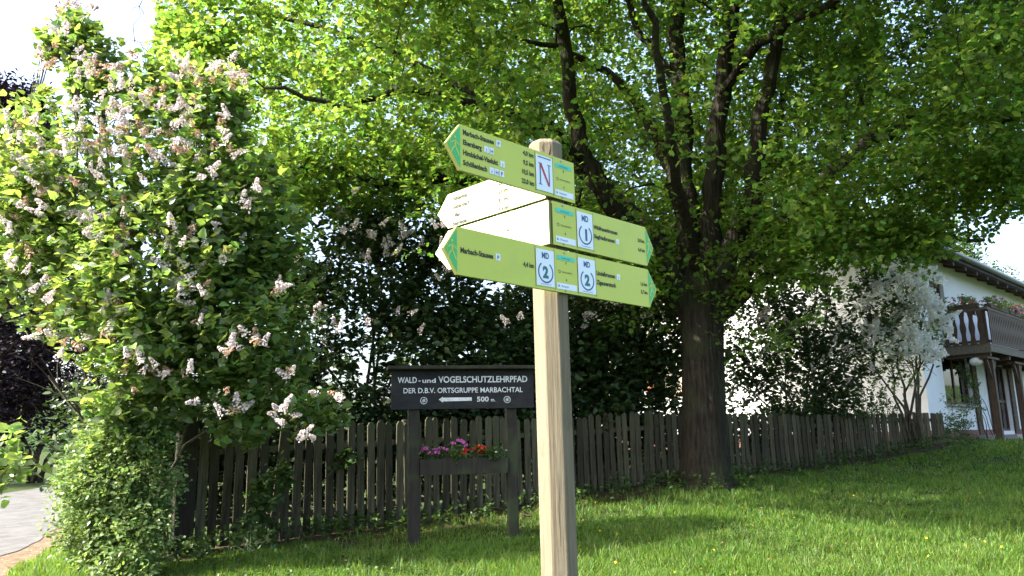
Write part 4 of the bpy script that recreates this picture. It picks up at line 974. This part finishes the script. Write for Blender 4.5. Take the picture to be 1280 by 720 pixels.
shrub('lilac_bush', 'thin stemmed lilac behind the fence just right of the big trunk', 'lilac', (6.3, 17.6),
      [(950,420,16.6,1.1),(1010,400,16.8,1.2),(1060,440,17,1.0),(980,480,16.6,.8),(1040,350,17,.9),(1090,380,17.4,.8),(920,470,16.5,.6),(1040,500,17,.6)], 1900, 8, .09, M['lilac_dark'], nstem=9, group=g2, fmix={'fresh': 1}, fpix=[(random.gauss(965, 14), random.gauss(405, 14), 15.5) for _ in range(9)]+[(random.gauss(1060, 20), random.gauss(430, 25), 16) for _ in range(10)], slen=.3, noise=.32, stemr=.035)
shrub('white_lilac', 'lilac covered in white blossom standing against the white house wall', 'lilac', (8.8, 17.9),
      [(1120,380,17.6,.8),(1150,400,17.6,.6),(1110,440,17.5,.8),(1140,450,17.6,.6),(1085,430,17.5,.6),(1130,350,17.7,.5),(1160,360,17.8,.35),(1165,420,17.8,.35)], 330, 8, .075, M['shrub'], nstem=6, fmix={'white': 1}, flowers=290, slen=.3, fscale=1.45, stemr=.035)
shrub('shrub', 'low scrubby bush at the house corner beyond the fence end', 'shrub', (HX+.7, HY-.6),
      [(1195,540,19.3,.35),(1178,548,19.2,.25),(1205,525,19.4,.3,.4),(1190,510,19.4,.4,.25)], 240, 8, .055, M['weed'], 'simple', nstem=6, slen=.2, stemr=.012)
shrub('shrub', 'bright green shrub behind the far end of the fence below the white lilac', 'shrub', (7.6, 18.0),
      [(1060,510,17.2,.55),(1090,500,17.5,.5),(1030,515,17,.45),(1110,515,17.8,.35)], 420, 8, .06, M['weed'], 'simple', nstem=6, slen=.22, stemr=.02)
shrub('climbing_shrub', 'vine growing up the wall around the ground floor window', 'climber', (HX+2.6, HY+1.9),
      [(1215,480,21.6,.22),(1208,470,21.5,.2),(1220,505,21.8,.22),(1200,462,21.4,.15)], 80, 7, .07, M['shrub'], 'simple', nstem=2, slen=.2, stemr=.012)
# low cover behind the fence
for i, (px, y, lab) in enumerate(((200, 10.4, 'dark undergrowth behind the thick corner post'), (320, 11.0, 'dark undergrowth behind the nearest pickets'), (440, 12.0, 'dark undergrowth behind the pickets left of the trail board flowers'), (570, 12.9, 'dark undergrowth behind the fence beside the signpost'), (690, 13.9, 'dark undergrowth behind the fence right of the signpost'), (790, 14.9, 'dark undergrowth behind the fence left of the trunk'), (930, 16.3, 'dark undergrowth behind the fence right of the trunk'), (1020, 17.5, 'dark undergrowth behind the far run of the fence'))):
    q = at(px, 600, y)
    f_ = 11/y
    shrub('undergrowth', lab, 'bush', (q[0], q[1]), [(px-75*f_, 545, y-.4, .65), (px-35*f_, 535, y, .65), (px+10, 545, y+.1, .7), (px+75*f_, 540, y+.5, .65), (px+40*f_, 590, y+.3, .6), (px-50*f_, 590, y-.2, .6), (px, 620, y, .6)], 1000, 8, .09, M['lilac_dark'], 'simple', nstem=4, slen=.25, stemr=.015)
# trees far behind
shrub('purple_tree', 'dark purple leaved tree across the road at the far left', 'tree', (-20, 31),
      [(-60,330,28,4.3),(10,250,28,2.6),(30,190,28,1.6,2.5),(30,140,28,1.1,3),(5,150,28,1.4,3),(48,165,28,.9,3),(50,125,28,.4,2),(-40,180,28,3.0),(60,420,28,2.4),(10,450,28,3.0)], 4600, 8, .18, M['purple'], 'simple', nstem=5, slen=.7, stemr=.25)
shrub('dark_hedge', 'dark hedge in shade across the road below the purple tree', 'hedge', (-17.2, 29.2),
      [(-30,505,28,1.7),(20,500,28,1.6),(65,505,28,1.6),(110,500,28,1.6),(160,500,28,1.6),(-90,500,28,1.8),(220,500,28,1.6)], 1900, 8, .13, M['purple'], 'simple', nstem=7, slen=.5, stemr=.08, shell=.2)
shrub('bright_tree', 'bright green tree showing above the house eave', 'tree', (17.5, 37),
      [(1170,310,33,1.6),(1195,325,33,1.2),(1140,290,33,1.8),(1120,330,33,2.2),(1215,340,33,.8)], 1500, 8, .16, M['shrub'], 'simple', nstem=4, slen=.6, stemr=.2)
shrub('conifer_tree', 'treetops peeping over the roof at the right', 'tree', (29, 46),
      [(1243,338,46,.6),(1258,348,46,.6),(1243,360,46,1.0),(1262,370,46,1.4),(1240,400,46,2.5)], 500, 8, .18, M['lilac_dark'], 'simple', nstem=2, slen=.6, stemr=.2)

# ================================================================== GRASS AND WEEDS
def in_lawn(x, y):
    s_ = (x-FP0[0])*FD[0]+(y-FP0[1])*FD[1]; dperp = (x-FP0[0])*FN[0]+(y-FP0[1])*FN[1]
    front = (dperp > .55) | (s_ < -.6) | (s_ > FLEN+.3)
    re = -2.6-.375*y+.02*np.maximum(y-15, 0)**2
    right = x > re+.55
    hl_u = (x-HX)*d1[0]+(y-HY)*d1[1]; hl_v = (x-HX)*d2[0]+(y-HY)*d2[1]
    out = ~((hl_u > -.1) & (hl_v > -.15))
    return front & right & out
n = 900000
yy = 1/rng.uniform(1/34, 1/6.3, n); xx = yy*rng.uniform(-.72, .76, n)
ok = in_lawn(xx, yy) & ~((yy > 20) & (xx < 8)); xx, yy = xx[ok], yy[ok]
pat = np.sin(xx*2.1+np.sin(yy*1.7)*1.3)*np.sin(yy*2.6+xx*.7)+.6*np.sin(xx*5.3+1)*np.sin(yy*6.1)
dp = (xx-FP0[0])*FN[0]+(yy-FP0[1])*FN[1]; sf = (xx-FP0[0])*FD[0]+(yy-FP0[1])*FD[1]
near_board = (dp < 2.0) & (sf < 7.5) & (sf > 1.5)
keep = (rng.random(len(xx)) < .62+.25*pat) & ~(near_board & (rng.random(len(xx)) < .75)) ; xx, yy, pat = xx[keep], yy[keep], pat[keep]
keep = np.arange(len(xx)) < 260000; xx, yy, pat = xx[keep], yy[keep], pat[keep]
P = np.stack([xx, yy, zt(xx, yy)-.004], -1); A = rng.normal(0, .42, (len(P), 3)); A[:, 2] = 1; Nn = rng.normal(0, 1, (len(P), 3))
hgt = rng.uniform(.045, .105, len(P))*(1+.35*pat)*np.interp(yy, [7, 12, 25], [1, .85, .7])
def blades(name, P, A, Nn, h, wd, material):
    A = unit(A); B = unit(np.cross(Nn, A)); C = np.cross(A, B); n = len(P)
    bend = rng.uniform(.15, .5, n)[:, None]*h[:, None]*C
    v0 = P-B*wd[:, None]; v1 = P+B*wd[:, None]; mid = P+A*h[:, None]*.55+bend*.35; v2 = mid+B*wd[:, None]*.8; v3 = mid-B*wd[:, None]*.8; v4 = P+A*h[:, None]*.95+bend
    V = np.stack([v0, v1, v2, v3, v4], 1).reshape(-1, 3)
    me = bpy.data.meshes.new(name); me.vertices.add(n*5); me.vertices.foreach_set('co', V.ravel().astype(np.float32))
    tri = np.array([0,1,2, 0,2,3, 3,2,4]); loops = (tri[None, :]+5*np.arange(n)[:, None]).ravel().astype(np.int32)
    me.loops.add(len(loops)); me.loops.foreach_set('vertex_index', loops); me.polygons.add(n*3); me.polygons.foreach_set('loop_start', (np.arange(n*3)*3).astype(np.int32))
    me.update(calc_edges=True); me.validate()
    return link(name, me, material)
wd = np.interp(yy, [6, 12, 30], [.0036, .0062, .014])*rng.uniform(.7, 1.3, len(yy))
tag(blades('grass', P, A, Nn, hgt, wd, M['grass']), 'short uneven lawn grass growing from the road edge to the house', 'grass', kind='stuff')
print('grass', len(P))
n = 2600; yc = 1/rng.uniform(1/24, 1/7.0, n); xc = yc*rng.uniform(-.6, .72, n); ok = in_lawn(xc, yc) & ~((yc > 20) & (xc < 8)); xc, yc = xc[ok], yc[ok]
wgt = np.sin(xc*1.3+2)*np.sin(yc*1.9+xc*.4); xc, yc = xc[wgt > -.1], yc[wgt > -.1]
xt = np.repeat(xc, 14)+rng.normal(0, .035, len(xc)*14); yt = np.repeat(yc, 14)+rng.normal(0, .035, len(xc)*14)
P = np.stack([xt, yt, zt(xt, yt)-.004], -1); A = rng.normal(0, .35, (len(P), 3)); A[:, 2] = 1
tag(blades('tall_grass', P, A, rng.normal(0, 1, (len(P), 3)), rng.uniform(.09, .19, len(P)), np.interp(yt, [6, 12, 30], [.003, .005, .011]), M['tuft']), 'taller paler grass tufts scattered over the lawn', 'grass', kind='stuff')
n = 5000; yc = 1/rng.uniform(1/22, 1/7.0, n); xc = yc*rng.uniform(-.6, .72, n); ok = in_lawn(xc, yc) & ~((yc > 20) & (xc < 8)) & (np.sin(xc*.9)*np.sin(yc*1.3+1+xc*.5) > .25); xc, yc = xc[ok], yc[ok]
C3 = np.stack([xc, yc, zt(xc, yc)+.05], -1); P, A, Nn, sz = spray(C3, rng.normal(0, 1, C3.shape)*[1, 1, .1], 7, .14, .032, droop=0, upbias=2.0)
tag(bulk('clover', 'simple', P, A, Nn, sz, M['weed'], width=1.5), 'clover patches low in the lawn', 'clover', kind='stuff')
n = 40; yc = 1/rng.uniform(1/18, 1/7.4, n); xc = yc*rng.uniform(-.1, .7, n); ok = in_lawn(xc, yc); xc, yc = xc[ok], yc[ok]
C3 = np.stack([xc, yc, zt(xc, yc)+.085], -1); P, A, Nn, sz = spray(C3, rng.normal(0, 1, C3.shape), 9, .02, .016, droop=0, upbias=2.5)
tag(bulk('dandelions', 'simple', P, A, Nn, sz, M['yellow'], width=1.6), 'tiny yellow flower heads in the lawn', 'dandelions', kind='stuff')
n = 130; yc = 1/rng.uniform(1/18, 1/7.2, n); xc = yc*rng.uniform(-.4, .7, n); ok = in_lawn(xc, yc); xc, yc = xc[ok], yc[ok]
P = np.stack([xc, yc, zt(xc, yc)+.07], -1)
tag(bulk('fallen_leaves', 'lobed', P, rng.normal(0, 1, P.shape)*[1, 1, .2], unit(rng.normal(0, .4, P.shape)+[0, 0, 1]), rng.uniform(.02, .045, len(P)), M['drylf']), 'dry brown fallen leaves lying in the grass', 'leaves', kind='stuff')
# broad-leaved weeds by the fence foot and at the trunk
wc = []
for t in np.arange(-.5, FLEN, .05):
    for _ in range((2 if t < 3 else 1) if t < 9 else 1):
        q = FP0+FD*(t+random.uniform(-.1, .1))+FN*(abs(random.gauss(0, .5))+.12); wc.append(q)
for _ in range(60): q = TB[:2]+rng.normal(0, .55, 2); wc.append(q)
for _ in range(40): q = np.array([-3.5, 8.7])+rng.normal(0, [.5, .35]); wc.append(q)
wc = np.array(wc); hz = rng.uniform(.04, .22, len(wc)); C3 = np.stack([wc[:, 0], wc[:, 1], zt(wc[:, 0], wc[:, 1])+hz], -1)
P, A, Nn, sz = spray(C3, np.tile([0, 0, 1.0], (len(C3), 1)), 9, .16, .07); ok = P[:, 2] > zt(P[:, 0], P[:, 1])
tag(bulk('ground_weeds', 'simple', P[ok], A[ok], Nn[ok], sz[ok], M['weed']), 'broad leaved weeds along the fence foot and round the trunk', 'weeds', kind='stuff')
# ribbon grass tuft
rt = at(314, 668, 9.3); rz_ = zt(rt[0], rt[1]); n = 34
P = np.array([rt[0], rt[1], rz_])+rng.normal(0, .03, (n, 3))*[1, 1, 0]; A = rng.normal(0, .5, (n, 3)); A[:, 2] = 1
tuft = blades('ribbon_grass', P, A, rng.normal(0, 1, (n, 3)), rng.uniform(.15, .30, n), np.full(n, .007), M['pale_leaf']); tag(tuft, 'tuft of white striped ribbon grass in front of the pickets', 'grass tuft')
# bush leaning through the fence near the left end
shrub('sapling', 'small leafy sapling growing up against the left pickets', 'shrub', (-2.75, 9.9), [(330,615,9.7,.2),(350,590,9.7,.16),(318,645,9.6,.16),(430,575,10.6,.14)], 80, 8, .075, M['weed'], 'heart', nstem=3, slen=.2, stemr=.01)
# small stones and dry litter at the verge
mb = MB()
for _ in range(140):
    t = random.uniform(7.5, 15); x = -2.6-.375*t+random.uniform(.0, .8); s_ = random.uniform(.004, .013); z = zt(x, t)+.012
    mb.add([(x-s_, t, z), (x, t-s_, z), (x+s_, t, z), (x, t+s_, z), (x, t, z+s_*.8)], [(0,1,4), (1,2,4), (2,3,4), (3,0,4)])
tag(mb.build('gravel', M['stone']), 'loose stones on the dirt edge of the road', 'gravel', kind='stuff')
